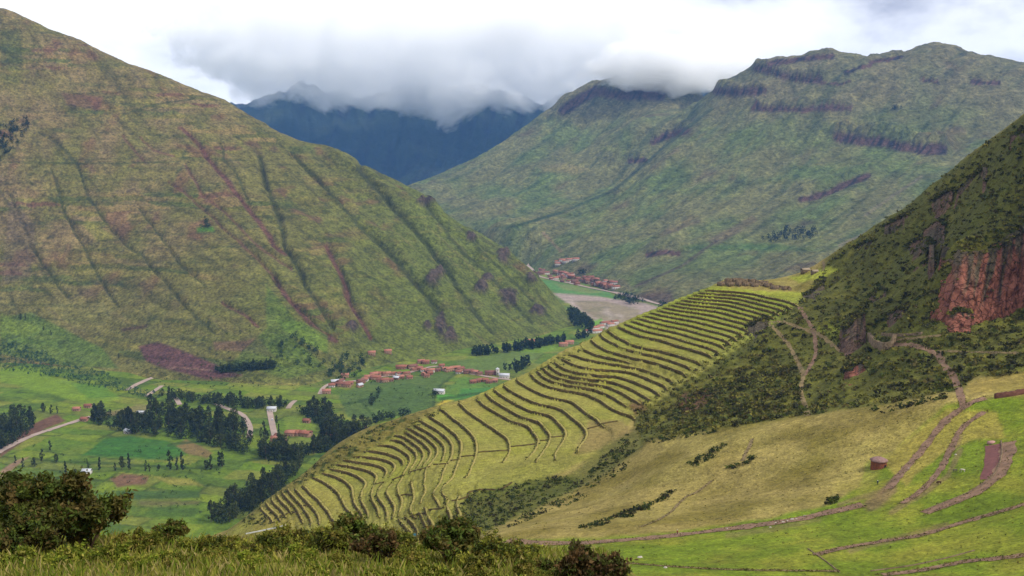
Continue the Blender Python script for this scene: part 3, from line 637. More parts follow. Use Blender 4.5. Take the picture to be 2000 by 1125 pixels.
for pl, rgb, a in [([(1050,325),(1100,318),(1160,330),(1120,338),(1060,336)], (150,138,82), .7), ([(1080,345),(1130,342),(1120,352),(1070,352)], (128,144,70), .5), ([(1170,285),(1205,290),(1200,295),(1175,292)], (138,148,74), .7),
                   ([(1420,260),(1470,250),(1465,262),(1425,268)], (130,146,66), .5), ([(1480,460),(1600,440),(1610,470),(1500,478)], (130,132,70), .6), ([(1690,230),(1790,215),(1760,225),(1700,236)], (132,140,70), .6),
                   ([(1150,420),(1230,405),(1230,425),(1160,435)], (136,138,76), .5), ([(1380,470),(1470,420),(1480,430),(1400,480)], (118,90,74), .5), ([(1330,480),(1500,475),(1620,490),(1500,490),(1340,488)], (70,110,52), .5), ([(1230,575),(1310,570),(1320,598),(1250,586)], (104,76,74), .6), ([(1040,540),(1220,545),(1240,570),(1180,565),(1060,540)], (128,112,84), .6)]:
    c = lerpc(c, blur_mask(jx, jy, pl, 4) * a, pc(*rgb))
for ln, rgb in [([(1062,455),(1080,475),(1095,490)], (150,116,96)), ([(1690,420),(1740,385),(1800,345)], (140,128,104)), ([(1640,480),(1720,440)], (134,120,96)), ([(1400,470),(1330,520),(1240,560)], (92,72,64)), ([(1700,380),(1600,450)], (70,80,44)), ([(1390,212),(1300,285),(1200,372),(1100,412),(1000,445)], (54,74,42)), ([(960,450),(1010,440),(1100,415)], (56,76,42))]:
    c = lerpc(c, smooth(4, 1.5, segdist(PX + 3 * n_b, PY, ln)) * 0.65, pc(*rgb))
mat_right = mat_attr('far_mountain_grass', (0.006, 0.022, 0.07), (0.2, 0.4, 0.55), 1.0, 0.035, bdist=26.0)
tag(RIGHT.mesh('far_mountain_side', mat_right, c), 'broad green mountain with purple rock bands across the river', 'mountain', kind='structure')

# ================================================================== the blue mountain under the clouds
FP = [at(*q) for q in [(300,300,9600),(450,230,9500),(520,200,9500),(600,170,9400),(750,190,9500),(820,165,9300),(900,180,9500),(1000,190,9300),(1100,190,9200),(1230,130,9100),(1290,108,9000),(1350,130,9000),(500,260,8700),(600,290,8600),(700,300,8500),(800,310,8450),(900,320,8300),(1000,300,8400),(1100,320,8300),
      (600,380,7900),(800,372,7700),(950,360,7700),(700,440,7300),(900,440,7200),(300,300,8700),(300,440,7600),(1100,440,7400),(1250,400,7800)]]
for px, py, y in [(450,230,9500),(750,190,9500),(1000,190,9300),(1250,160,9000)]:
    x, y, z = at(px, py, y); FP.append((x, y + 900, z - 400))
HF = TPS(FP, 2500.0, 1e-4)
def far_z(x, y):
    H = HF(x, y)
    return H + 170 * ridged(x / 700 + 0.3 * fbm(x / 800, y / 800, 2), y / 2600, 5, 0.6) - 60 + 50 * fbm(x / 150, y / 500, 4)
FAR = Field(np.linspace(-0.42, 0.24, 440), np.linspace(6900, 10600, 170), far_z)
X, Y, Z = FAR.X, FAR.Y, FAR.Z
c = np.broadcast_to(pc(40, 52, 38), X.shape + (3,)).copy(); c = lerpc(c, smooth(0, 0.4, fbm(X / 120, Y / 500, 4)), pc(26, 30, 30)); c = lerpc(c, smooth(0.1, 0.4, fbm(X / 500, Y / 300, 4)) * 0.6, pc(66, 76, 50))
mat_far = mat_attr('distant_rock', (0.004, 0.015), (0.2, 0.25), 0.7, 0.012, bdist=40.0)
tag(FAR.mesh('distant_mountain', mat_far, c), 'dark blue distant mountain with its top lost in cloud', 'mountain', kind='structure')

# one sheet of land under everything, out to the horizon
gm = mat_plain('lowland', pc(96, 110, 48), 0.002, 0.3)
bmv = np.array([(-30000, -20000, -640), (30000, -20000, -640), (30000, 45000, -640), (-30000, 45000, -640)], float)
tag(link('ground', mesh_np('ground', bmv, [[0, 1, 2, 3]]), gm), 'green lowland beneath and beyond the mountains', 'ground', kind='structure')

# ================================================================== haze
def build_haze():
    x0, x1, y0, y1, z0, z1 = -9000, 9000, -1500, 12500, -642, 800
    V = [(x, y, z) for z in (z0, z1) for y in (y0, y1) for x in (x0, x1)]
    Fq = [[0, 2, 3, 1], [4, 5, 7, 6], [0, 1, 5, 4], [2, 6, 7, 3], [0, 4, 6, 2], [1, 3, 7, 5]]
    m = bpy.data.materials.new('haze_air'); m.use_nodes = True; n = m.node_tree.nodes
    n.remove(n['Principled BSDF'])
    v = n.new('ShaderNodeVolumePrincipled'); v.inputs['Color'].default_value = (0.20, 0.46, 1.0, 1); v.inputs['Density'].default_value = 0.000034; v.inputs['Anisotropy'].default_value = 0.1
    m.node_tree.links.new(v.outputs[0], n['Material Output'].inputs['Volume'])
    tag(link('haze', mesh_np('haze', V, Fq), m), 'thin blue haze filling the valley air', 'haze', kind='stuff')
build_haze()

# ================================================================== roads, footpaths
def ground(px, py):
    best = None
    for f in (VAL, LEFT):
        h = f.hit(px, py)
        if h is not None and (best is None or h[1] < best[1]): best = h
    return best
def far_ground(px, py):
    best = None
    for f in (VAL, RIGHT):
        h = f.hit(px, py)
        if h is not None and (best is None or h[1] < best[1]): best = h
    return best
def ribbon(name, pts_px, width, mat, hit, zf, lift, step_px=2.5, nx=4, wob=0.0):
    C = catmull([(a, b, 0) for a, b in pts_px], step_px)
    P = [hit(q[0], q[1]) for q in C]; P = np.array([p for p in P if p is not None])
    keep = [0]
    for i in range(1, len(P)):
        if np.linalg.norm(P[i, :2] - P[keep[-1], :2]) > width * 0.25: keep.append(i)
    P = P[keep]
    if len(P) > 6:
        for ax in (0, 1): P[:, ax] = np.convolve(np.pad(P[:, ax], 2, mode='edge'), np.ones(5) / 5, 'valid')
    tg = np.gradient(P[:, :2], axis=0); tg /= np.linalg.norm(tg, axis=1)[:, None] + 1e-9
    nr = np.stack([-tg[:, 1], tg[:, 0]], 1); n = len(P); rows = []
    ww = width * (1 + wob * fbm(np.arange(n) / 5.0, np.zeros(n) + len(name), 3))
    for k in np.linspace(-0.5, 0.5, nx):
        xy = P[:, :2] + nr * (ww * k)[:, None] + (nr * (wob * width * 0.3 * fbm(np.arange(n) / 3.0, np.zeros(n) + k * 9, 2))[:, None] if wob else 0)
        rows.append(np.column_stack([xy, zf(xy[:, 0], xy[:, 1]) + lift]))
    V = np.stack(rows, 0).reshape(-1, 3)
    return link(name, mesh_np(name, V, grid_faces(nx, n), smooth_=True), mat)
asphalt = mat_plain('pale_road', pc(186, 164, 150), 0.05, 0.12, 0.9)
def val_zf(x, y): return np.maximum(VAL.z(x, y), LEFT.z(x, y))
def far_zf(x, y): return np.maximum(VAL.z(x, y), RIGHT.z(x, y))
for pts, wd, lab in [([(-60,912),(0,882),(60,853),(140,826),(180,813)], 11, 'pale straight road running in from the valley edge below the brown bank'),
                     ([(246,764),(270,750),(300,737)], 11, 'short pale stretch of road under the ploughed brown field'), ([(283,776),(300,765),(318,753)], 9, 'pale track between trees below the ploughed brown field'),
                     ([(336,774),(345,780),(352,793)], 9, 'pale road bend at the top of the dense grove'),
                     ([(418,788),(445,799),(470,808),(483,822),(489,838),(486,858)], 9, 'pale road curving down between the grove and the lone trees'),
                     ([(526,800),(529,815),(533,835),(540,864)], 10, 'straight pale road with a van on it'), ([(562,800),(568,790),(578,782)], 9, 'short road bend at the edge of the dark grove'),
                     ([(624,772),(630,760),(642,751),(665,747),(700,744),(740,737),(790,730),(850,716),(890,724),(940,734),(1000,743)], 9, 'pale village street lined with red-roofed houses')]:
    tag(ribbon('road', pts, wd, asphalt, ground, val_zf, 0.9), lab, 'road', kind='structure')
tag(ribbon('road', [(1028,516),(1040,528),(1048,538),(1075,546),(1110,553),(1150,562),(1185,569),(1240,582),(1300,598),(1340,608)], 14, asphalt, far_ground, far_zf, 1.6), 'far main road past the distant town and river bed', 'road', kind='structure')

earth = mat_plain('path_earth', pc(146, 116, 94), 0.3, 0.35, 0.95, 0.4, 0.1); earth2 = mat_plain('path_dust', pc(146, 126, 88), 0.35, 0.3, 0.95, 0.4, 0.1)
def nhit(px, py): return NEAR.hit(px, py)
PATHS = [([(985,1056),(1060,1061),(1150,1060),(1300,1048),(1450,1030),(1560,1014),(1640,996),(1690,984)], 6.0, earth, 'wide reddish footpath along the foot of the dry slope'),
         ([(1735,956),(1755,930),(1775,908),(1800,880),(1830,842),(1855,815),(1895,788),(1930,776)], 3.4, earth, 'reddish path climbing beside the round hut to the wall'),
         ([(1800,1004),(1850,985),(1900,964),(1940,936),(1962,905),(1970,862)], 5.0, earth, 'broad reddish track curving round the sunken trench'),
         ([(1760,985),(1800,958),(1838,915),(1858,875),(1880,835),(1925,803)], 2.6, earth, 'narrow worn path between the round hut and the trench'),
         ([(1590,1085),(1640,1072),(1720,1058),(1800,1045),(1900,1015),(2020,980)], 3.2, earth, 'long worn strip of earth across the green bowl'),
         ([(1720,1124),(1800,1114),(1880,1098),(1960,1090),(2030,1080)], 3.0, earth, 'worn strip of earth low in the green bowl'),
         ([(1180,1096),(1300,1106),(1430,1113),(1640,1116)], 1.6, earth2, 'thin tan track at the bottom of the bowl'),
         ([(1500,632),(1522,652),(1545,681),(1560,712),(1569,735),(1564,762),(1572,790),(1578,814)], 2.6, earth2, 'pale path winding down the shrub slope to the dry ridge'),
         ([(1560,598),(1575,622),(1590,650),(1593,690),(1584,712),(1571,735)], 2.6, earth, 'reddish path dropping from the terraces to the path junction'),
         ([(1496,630),(1530,629),(1560,640),(1600,654),(1640,684),(1662,690)], 2.6, earth2, 'pale path along the shrub slope to the rock tower'),
         ([(1740,672),(1790,676),(1830,692),(1842,712),(1858,730),(1868,748),(1876,770),(1882,794)], 3.0, earth, 'reddish path from the stone bastion down to the bowl'),
         ([(1745,665),(1790,660),(1840,655)], 1.6, earth2, 'thin path running under the red cliff'), ([(1830,685),(1900,688),(2010,690)], 1.4, earth2, 'faint level path across the shrub slope at the right'),
         ([(1470,856),(1463,874),(1455,888),(1450,902)], 1.8, earth2, 'short bare earth scar on the dry slope'), ([(1392,938),(1360,962),(1338,972),(1310,1000),(1285,1016),(1250,1030)], 1.4, earth2, 'worn trail down the dry slope to the footpath'),
         ([(1605,507),(1610,520),(1606,530)], 2.0, earth2, 'short path above the two thatched huts')]
for pts, wd, mt, lab in PATHS:
    tag(ribbon('footpath', pts, wd, mt, nhit, NEAR.z, 0.16, 2.0, 5, 0.6), lab, 'path', kind='structure')

# ================================================================== foliage builders
def leaf_cards(centres, sizes, rng, flat=0.0, aspect=1.0, normals=None):
    """one quad per centre, randomly turned"""
    n = len(centres); a = rng.standard_normal((n, 3)); a[:, 2] *= (1 - flat); a /= np.linalg.norm(a, axis=1)[:, None]
    b = rng.standard_normal((n, 3)); b -= (a * b).sum(1)[:, None] * a; b /= np.linalg.norm(b, axis=1)[:, None]
    a = a * (sizes * aspect)[:, None]; b = b * sizes[:, None]
    V = np.stack([centres - a, centres - b * 0.7, centres + a, centres + b * 0.7], 1).reshape(-1, 3)
    return V, np.arange(4 * n).reshape(-1, 4)
def foliage_mat(name, base, var=0.4, hue=None):
    m = bpy.data.materials.new(name); m.use_nodes = True; t = m.node_tree; n = t.nodes; l = t.links
    b = n['Principled BSDF']; b.inputs['Roughness'].default_value = 0.75; b.inputs['Specular IOR Level'].default_value = 0.15
    a = n.new('ShaderNodeAttribute'); a.attribute_name = 'Col'
    oi = n.new('ShaderNodeObjectInfo'); mr = n.new('ShaderNodeMapRange'); mr.inputs['To Min'].default_value = 1 - var; mr.inputs['To Max'].default_value = 1 + var
    l.new(oi.outputs['Random'], mr.inputs[0])
    mx = n.new('ShaderNodeMix'); mx.data_type = 'RGBA'; mx.blend_type = 'MULTIPLY'; mx.inputs['Factor'].default_value = 1
    l.new(a.outputs['Color'], mx.inputs['A']); l.new(mr.outputs[0], mx.inputs['B']); l.new(mx.outputs['Result'], b.inputs['Base Color'])
    tr = n.new('ShaderNodeBsdfTranslucent'); l.new(mx.outputs['Result'], tr.inputs[0])
    ms = n.new('ShaderNodeMixShader'); ms.inputs[0].default_value = 0.25
    l.new(b.outputs[0], ms.inputs[1]); l.new(tr.outputs[0], ms.inputs[2]); l.new(ms.outputs[0], n['Material Output'].inputs[0])
    return m
mat_leaf = foliage_mat('tree_leaves', None, 0.3); mat_bark = mat_plain('bark', pc(110, 92, 74), 1.5, 0.3)
mat_shrub = foliage_mat('shrub_leaves', None, 0.0)
def tube(pts, rad, sides=6):
    P = np.array(pts, float); n = len(P); V = []; 
    for i in range(n):
        t = P[min(i + 1, n - 1)] - P[max(i - 1, 0)]; t = t / (np.linalg.norm(t) + 1e-9)
        a = np.cross(t, (0.3, 1, 0.1)); a /= np.linalg.norm(a); b = np.cross(t, a)
        for k in range(sides):
            w_ = 2 * math.pi * k / sides; V.append(P[i] + rad[i] * (math.cos(w_) * a + math.sin(w_) * b))
    Fq = [[i * sides + k, i * sides + (k + 1) % sides, (i + 1) * sides + (k + 1) % sides, (i + 1) * sides + k] for i in range(n - 1) for k in range(sides)]
    return np.array(V), np.array(Fq)
def join(parts):
    V = []; Fq = []; o_ = 0
    for v, f in parts: V.append(v); Fq.append(np.asarray(f) + o_); o_ += len(v)
    return np.vstack(V), np.vstack(Fq)
def tree_meshes(seed, h, w, nclump, nleaf, col, col2, low=0.22, leaf=0.95):
    rng = np.random.default_rng(seed); cs = []; ss = []; cl = []
    for i in range(nclump):
        t = low + (1 - low) * (i + rng.random()) / nclump; env = math.sin(math.pi * min(1, (t - low) / (1 - low) * 0.86 + 0.12))**0.7
        r = w * 0.5 * env * math.sqrt(rng.random()); a = rng.random() * 6.283
        c0 = np.array([r * math.cos(a), r * math.sin(a), t * h * 0.97]); rad = w * (0.13 + 0.10 * rng.random())
        p = rng.standard_normal((nleaf, 3)); p /= np.linalg.norm(p, axis=1)[:, None]; p *= rad * rng.random((nleaf, 1))**0.4; p[:, 2] *= 1.35
        cs.append(c0 + p); ss.append(leaf * (0.6 + 0.8 * rng.random(nleaf)))
        k = rng.random() * 0.6; cl.append((np.array(col) * (1 - k) + np.array(col2) * k)[None] * (0.7 + 0.6 * rng.random((nleaf, 1))))
    V, Fq = leaf_cards(np.vstack(cs), np.concatenate(ss), rng)
    crown = mesh_np('crown', V, Fq, col=np.repeat(np.vstack(cl), 4, 0))
    parts = [tube([(0, 0, -1), (0.1, 0, h * 0.3), (0.25 * rng.standard_normal(), 0.2, h * 0.65), (0, 0, h * 0.92)], [0.02 * h, 0.016 * h, 0.01 * h, 0.003 * h], 5)]
    for i in range(5):
        z0 = h * (0.3 + 0.1 * i); a = rng.random() * 6.283; l_ = w * 0.35
        parts.append(tube([(0, 0, z0), (l_ * 0.5 * math.cos(a), l_ * 0.5 * math.sin(a), z0 + l_ * 0.5), (l_ * math.cos(a), l_ * math.sin(a), z0 + l_ * 1.1)], [0.008 * h, 0.005 * h, 0.002 * h], 4))
    V, Fq = join(parts); trunk = mesh_np('trunk', V, Fq)
    return crown, trunk
dkg, dkg2 = pc(54, 64, 28), pc(94, 102, 42)
TREES = [tree_meshes(i, 21 + 2 * (i % 3), (11, 13, 9, 12, 14, 10)[i % 6], 26, 18, dkg, dkg2) for i in range(6)]
THIN = [tree_meshes(50 + i, 22, (5.5, 7)[i % 2], 18, 16, dkg, pc(76, 92, 36), 0.08) for i in range(3)]
def put_tree(kind, p, s, label, group):
    cr_, tk = kind; e_ = empty('eucalyptus_tree', (p[0], p[1], p[2] - 0.3), random.random() * 6.28, s)
    e_.scale = (s * random.uniform(0.85, 1.2), s * random.uniform(0.85, 1.2), s * random.uniform(0.85, 1.15))
    link('crown', cr_, mat_leaf, e_); link('trunk', tk, mat_bark, e_); tag(e_, label, 'tree', group)
def sample_poly(poly, n, rng):
    bb = np.array(poly, float); o_ = np.zeros((0, 2))
    while len(o_) < n:
        q = bb.min(0) + rng.random((max(64, 4 * n), 2)) * (bb.max(0) - bb.min(0))
        o_ = np.vstack([o_, q[pip(q[:, 0], q[:, 1], poly)]])
    return list(o_[:n])
grng = np.random.default_rng(5)
GROVES = [([(178,828),(190,806),(250,812),(300,806),(400,812),(460,826),(492,862),(480,890),(420,874),(330,855),(250,848)], 84, 1.05, 'dark eucalyptus in the dense grove in the middle of the valley', 'trees of the dense valley grove'),
          ([(582,806),(640,800),(668,835),(712,838),(706,872),(640,885),(590,890),(640,850),(620,830)], 52, 1.0, 'dark eucalyptus in the grove between the roadside houses and terraces', 'trees of the grove by the terraces'),
          ([(505,880),(600,878),(590,905),(510,900)], 22, 1.05, 'dark tree in the clump below the straight road', 'trees below the straight road'),
          ([(490,960),(560,915),(590,915),(560,950),(500,1000),(440,1025),(410,1020),(430,990)], 34, 0.95, 'dark tree on the bank under the lowest terraces', 'trees under the lowest terraces'),
          ([(-30,850),(0,815),(60,812),(75,830),(40,860),(-20,890)], 22, 1.0, 'dark tree in the grove at the far left edge of the valley', 'trees at the left valley edge'),
          ([(310,770),(400,775),(480,785),(560,790),(555,800),(470,800),(330,785)], 34, 0.75, 'dark tree in the belt above the curving road', 'trees above the curving road'),
          ([(418,722),(470,718),(540,712),(535,722),(430,730)], 14, 0.6, 'small dark tree in the row beneath the pale brown fields', 'trees beneath the pale brown fields')]
ntree = 0
for poly, n, s, lab, grp in GROVES:
    for q in sample_poly(poly, n, grng):
        p = ground(*q)
        if p is not None: put_tree(TREES[int(grng.integers(6))], p, s * grng.uniform(0.85, 1.3), lab, grp); ntree += 1
ROW = [(68,912,.7),(82,900,.9),(98,880,.8),(128,925,.8),(148,932,.6),(172,918,.5),(195,918,1.0),(225,920,.6),(238,918,.9),(252,918,1.0),(285,920,.7),(292,921,.6),(310,917,.4),(332,917,1.2),(346,918,.9),(356,918,1.1),(402,918,.7),(412,918,1.0),(428,912,1.1),(434,912,1.0),(110,905,.6),(170,905,.4),(45,915,.7),(30,905,.6),(85,805,.8),(100,808,.8),(112,808,.7),(232,700,.5),(40,625,.6),(50,626,.5),(100,655,.5),(85,645,.5),(540,830,.6),(545,848,.7),(510,855,.9),(516,850,1.0),(520,862,.8)]
for i, (a, b, s) in enumerate(ROW):
    p = ground(a, b)
    if p is not None: put_tree(THIN[i % 3] if i % 4 else TREES[i % 6], p, s, 'slender dark tree in the broken row across the near fields' if b > 875 else 'single dark tree standing on the open slope or roadside', 'scattered trees on the fields' if b > 875 else 'single trees on the slopes'); ntree += 1

# woods too far away to count: one mass each
def crown_mass(name, pts, hs, ws, col, col2, label, nq=26, seed=3, leafk=0.11):
    rng = np.random.default_rng(seed); cs = []; ss = []; cl = []
    for p, h, w_ in zip(pts, hs, ws):
        q = rng.standard_normal((nq, 3)); q /= np.linalg.norm(q, axis=1)[:, None]; q *= rng.random((nq, 1))**0.35
        q = q * np.array([w_ * 0.5, w_ * 0.5, h * 0.46]) + np.array([p[0], p[1], p[2] + h * 0.52])
        cs.append(q); ss.append(h * leafk * (0.6 + 0.8 * rng.random(nq))); k = rng.random(); cl.append((np.array(col) * (1 - k) + np.array(col2) * k)[None] * (0.65 + 0.7 * rng.random((nq, 1))))
    V, Fq = leaf_cards(np.vstack(cs), np.concatenate(ss), rng)
    o_ = link(name, mesh_np(name, V, Fq, col=np.repeat(np.vstack(cl), 4, 0)), mat_shrub); tag(o_, label, 'woodland' if 'wood' in name else 'shrubs', kind='stuff'); return o_
def mass(name, polys, label, hit, h0, h1, wk, col, col2, nq=26, seed=3, leafk=0.11):
    rng = np.random.default_rng(seed); P = []
    for poly, n in polys:
        for q in sample_poly(poly, n, rng):
            p = hit(*q)
            if p is not None: P.append(p)
    hs = rng.uniform(h0, h1, len(P)); crown_mass(name, P, hs, hs * wk, col, col2, label, nq, seed, leafk)
mass('woodland_undergrowth', [(g_[0], 380 if g_[1] > 40 else 160) for g_ in GROVES], 'leafy undergrowth filling the valley groves', ground, 6, 16, 0.75, pc(44, 56, 26), pc(74, 88, 36), 30, 31)
mass('woodland_belt', [([(918,694),(1000,684),(1040,676),(1150,660),(1160,640),(1145,630),(1155,655),(1040,684),(930,697)], 130), ([(1105,606),(1130,615),(1150,632),(1155,648),(1120,640)], 60), ([(985,724),(1020,712),(1040,712),(1010,730)], 18)],
     'dark belt of trees along the foot of the mountain', ground, 17, 26, 0.42, dkg, pc(54, 70, 38), 40, 3)
mass('woodland_slope', [([(640,740),(650,700),(690,690),(720,700),(700,735),(660,750)], 60), ([(560,640),(640,700),(620,730),(540,700)], 30), ([(390,448),(400,430),(415,445)], 10)], 'leafy trees on the slope above the village', ground, 8, 16, 0.7, pc(48, 66, 32), pc(74, 98, 40), 34, 4)
mass('woodland_patch', [([(-20,250),(55,232),(60,245),(40,275),(10,310),(-20,330)], 120)], 'dark wood high on the mountain at the left edge', ground, 9, 15, 0.8, pc(44, 56, 30), pc(60, 74, 38), 26, 5)
mass('young_plantation', [([(-20,680),(20,665),(90,690),(120,712),(210,728),(240,752),(320,772),(300,782),(200,760),(120,742),(40,728),(-20,722)], 900)], 'blue-green young eucalyptus plantation on the lower slope', ground, 3.5, 7, 0.9, pc(52, 84, 58), pc(80, 112, 74), 14, 6, 0.16)
mass('far_woodland', [([(1198,588),(1215,578),(1260,590),(1262,596),(1230,596)], 40), ([(1285,600),(1300,598),(1300,606)], 8), ([(1120,532),(1145,530),(1140,540)], 8)], 'small dark wood beside the far road', far_ground, 14, 24, 0.7, dkg, pc(52, 66, 44), 26, 7)
mass('slope_woodland', [([(1480,470),(1540,448),(1600,448),(1590,468),(1500,476)], 70), ([(1735,213),(1745,211),(1765,213),(1760,218)], 8)], 'scattered dark trees on the mountain across the valley', far_ground, 14, 24, 0.6, dkg, pc(52, 66, 44), 22, 8)
mass('riverside_woodland', [([(712,825),(745,812),(800,805),(800,815),(760,822),(720,832)], 40), ([(725,795),(745,770),(740,765),(720,790)], 14), ([(850,765),(858,770),(846,775)], 6)], 'dark thicket in the fields above the terrace rim', ground, 8, 15, 0.7, dkg, pc(60, 78, 38), 30, 9)
mass('field_shrubs', [([(60,870),(640,870),(600,960),(420,1010),(90,960)], 170), ([(240,700),(620,660),(640,760),(300,760)], 260), ([(650,770),(740,742),(1000,750),(880,800),(690,815)], 60), ([(200,640),(600,600),(640,660),(260,680)], 120)], 'low dark bushes dotted along field edges', ground, 2, 5, 1.2, pc(52, 66, 28), pc(84, 104, 38), 12, 10, 0.2)

# ================================================================== rock faces on the near hill
mat_rock = mat_attr('red_rock', (0.12, 0.5), (0.25, 0.35), 1.0, 0.45, stretch=(1, 1, 0.25), bdist=1.2)
def crack_nodes(m):
    t = m.node_tree; n = t.nodes; l = t.links; b = n['Principled BSDF']
    src = b.inputs['Base Color'].links[0].from_socket; bump = [q for q in n if q.type == 'BUMP'][0]; hs = bump.inputs['Height'].links[0].from_socket
    c_ = n.new('ShaderNodeTexCoord'); mp_ = n.new('ShaderNodeMapping'); mp_.inputs['Scale'].default_value = (1, 1, 0.55); l.new(c_.outputs['Object'], mp_.inputs[0])
    wn = n.new('ShaderNodeTexNoise'); wn.inputs['Scale'].default_value = 0.25; wm = n.new('ShaderNodeVectorMath'); wm.operation = 'MULTIPLY_ADD'; wm.inputs[1].default_value = (5, 5, 5); l.new(mp_.outputs[0], wn.inputs['Vector']); l.new(wn.outputs['Color'], wm.inputs[0]); l.new(mp_.outputs[0], wm.inputs[2])
    vo = n.new('ShaderNodeTexVoronoi'); vo.feature = 'DISTANCE_TO_EDGE'; vo.inputs['Scale'].default_value = 0.23; l.new(wm.outputs[0], vo.inputs['Vector'])
    mr = n.new('ShaderNodeMapRange'); mr.inputs['From Max'].default_value = 0.09; mr.inputs['To Min'].default_value = 0.5; l.new(vo.outputs['Distance'], mr.inputs[0])
    mx = n.new('ShaderNodeMix'); mx.data_type = 'RGBA'; mx.blend_type = 'MULTIPLY'; mx.inputs['Factor'].default_value = 1; l.new(src, mx.inputs['A']); l.new(mr.outputs[0], mx.inputs['B']); l.new(mx.outputs['Result'], b.inputs['Base Color'])
    ad = n.new('ShaderNodeMath'); ad.operation = 'ADD'; l.new(hs, ad.inputs[0]); l.new(mr.outputs[0], ad.inputs[1]); l.new(ad.outputs[0], bump.inputs['Height'])
crack_nodes(mat_rock); ROCKTOPS = []; rr0 = np.random.default_rng(88)
def rock_face(pb, pt, amp, c_lo, c_hi, label, seed, nc=70, nr=30, back=14.0, group=None, push=2.2, name='rock_outcrop', lean=0.85):
    B = []
    for a, b in pb:
        h = NEAR.hit(a, b); B.append(h)
    B = np.array(B); T_ = []; amp = amp * 1.35
    for a, b in pt:
        yb = float(np.interp(a, [q[0] for q in pb], B[:, 1])); ht = NEAR.hit(a, b); yt = yb + 4.0 if ht is None else yb + 2.0 + lean * max(0.0, min(90.0, ht[1] - yb)); T_.append(at(a, b, yt))
    T_ = np.array(T_); B[:, 2] -= 2.0
    B = catmull(B, 1.0); T_ = catmull(T_, 1.0)
    f = lambda P, n: np.stack([np.interp(np.linspace(0, 1, n), np.linspace(0, 1, len(P)), P[:, k]) for k in range(3)], 1)
    B = f(B, nc); T_ = f(T_, nc); s = np.linspace(0, 1, nc); rows = []; cols = []
    wrap = (np.clip((0.16 - s) / 0.16, 0, 1)**2 + np.clip((s - 0.88) / 0.12, 0, 1)**2) * back * 0.9
    L_ = np.linalg.norm(B[-1, :2] - B[0, :2])
    for v in np.linspace(0, 1, nr):
        P = B * (1 - v) + T_ * v; hh = P[:, 2]
        d = amp * (0.9 * ridged(s * L_ / 9 + seed, np.full(nc, v * 1.3) + seed, 3) + 0.8 * fbm(s * L_ / 14 + seed * 2, np.full(nc, v * 5.0) + seed, 4) + 0.25 * np.round(3 * fbm(s * L_ / 5, np.full(nc, v * 7) + seed, 2)))
        d = d * min(1.0, 0.35 + (1 - v) * 3) * min(1.0, 0.4 + v * 4)
        Q = P.copy(); Q[:, 1] += wrap - push - d; Q[:, 0] -= d * 0.35; Q[:, 2] += amp * 0.5 * fbm(s * L_ / 6 + 3, np.full(nc, v * 4.) + seed, 3) * (v > 0.1); rows.append(Q)
        k = smooth(-0.1, 0.35, fbm(s * L_ / 5 + 9, np.full(nc, v * 1.2) + seed, 3) + (v - 0.62) * 0.9)
        cc = np.asarray(c_lo)[None] * (1 - k[:, None]) + np.asarray(c_hi)[None] * k[:, None]
        st = smooth(0.1, 0.4, fbm(s * L_ / 2.5, np.full(nc, v * 0.8) + seed * 3, 3))
        cols.append(cc * (1 - 0.5 * st[:, None]))
    for j, bk in enumerate((0.35, 0.7, 1.0)):
        Q = rows[nr - 1].copy(); Q[:, 1] += back * bk * 1.4 - wrap * bk; zt = NEAR.z(Q[:, 0], Q[:, 1]); Q[:, 2] = Q[:, 2] * (1 - bk) + (zt - 1.5) * bk + amp * 0.4 * fbm(s * L_ / 5, np.full(nc, bk), 3) * (1 - bk); rows.append(Q)
        cols.append(np.broadcast_to(pc(86, 88, 36), (nc, 3)))
    for q in np.vstack(rows[nr - 2:])[:: max(1, nc // 22)]: ROCKTOPS.append(q)
    for j in range(nr // 4, nr - 2):
        if rr0.random() < 0.5: ROCKTOPS.append(rows[j][rr0.integers(nc)])
    V = np.stack(rows, 0).reshape(-1, 3)
    o_ = link(name, mesh_np(name, V, grid_faces(len(rows), nc), col=np.stack(cols, 0).reshape(-1, 3)), mat_rock)
    return tag(o_, label, 'rock', group)
redr, darkr, brn = pc(160, 102, 82), pc(108, 96, 74), pc(136, 106, 86)
rock_face([(1836,642),(1870,640),(1930,624),(1965,612),(2010,598),(2080,585)], [(1868,486),(1890,492),(1930,492),(1965,468),(2010,440),(2080,400)], 2.6, redr, darkr, 'tall red cliff with dark streaks at the right edge', 1, 150, 60, 24, name='red_cliff')
rock_face([(1842,646),(1865,640),(1888,642)], [(1846,610),(1862,598),(1884,606)], 1.6, redr, darkr, 'lichen-spotted boulder block at the foot of the red cliff', 2, 40, 22, 9, push=9)
rock_face([(1786,536),(1806,541),(1826,532)], [(1794,490),(1808,466),(1824,478)], 2.4, brn, darkr, 'tall crag with a red base left of the red cliff', 3, 50, 34, 12)
rock_face([(1808,492),(1826,496),(1846,482)], [(1812,452),(1828,430),(1846,438)], 2.2, darkr, brn, 'upper crag stacked above the tall crag left of the red cliff', 16, 44, 28, 11)
rock_face([(1776,500),(1790,504),(1804,490)], [(1780,478),(1790,464),(1803,466)], 1.6, darkr, brn, 'small grey crag at the left shoulder of the tall crag', 17, 34, 20, 8)
rock_face([(1800,540),(1815,548),(1828,540)], [(1803,512),(1815,505),(1827,512)], 1.4, redr, brn, 'red rock foot under the tall crag', 4, 30, 20, 8, push=7)
rock_face([(1872,404),(1900,398),(1930,372)], [(1882,368),(1904,338),(1930,322)], 2.0, brn, darkr, 'reddish crag high on the skyline ridge', 5, 60, 30, 12)
rock_face([(1642,690),(1668,693),(1694,668)], [(1650,648),(1672,616),(1692,604)], 2.0, brn, darkr, 'dark rock tower beside the pale path', 6, 60, 34, 13)
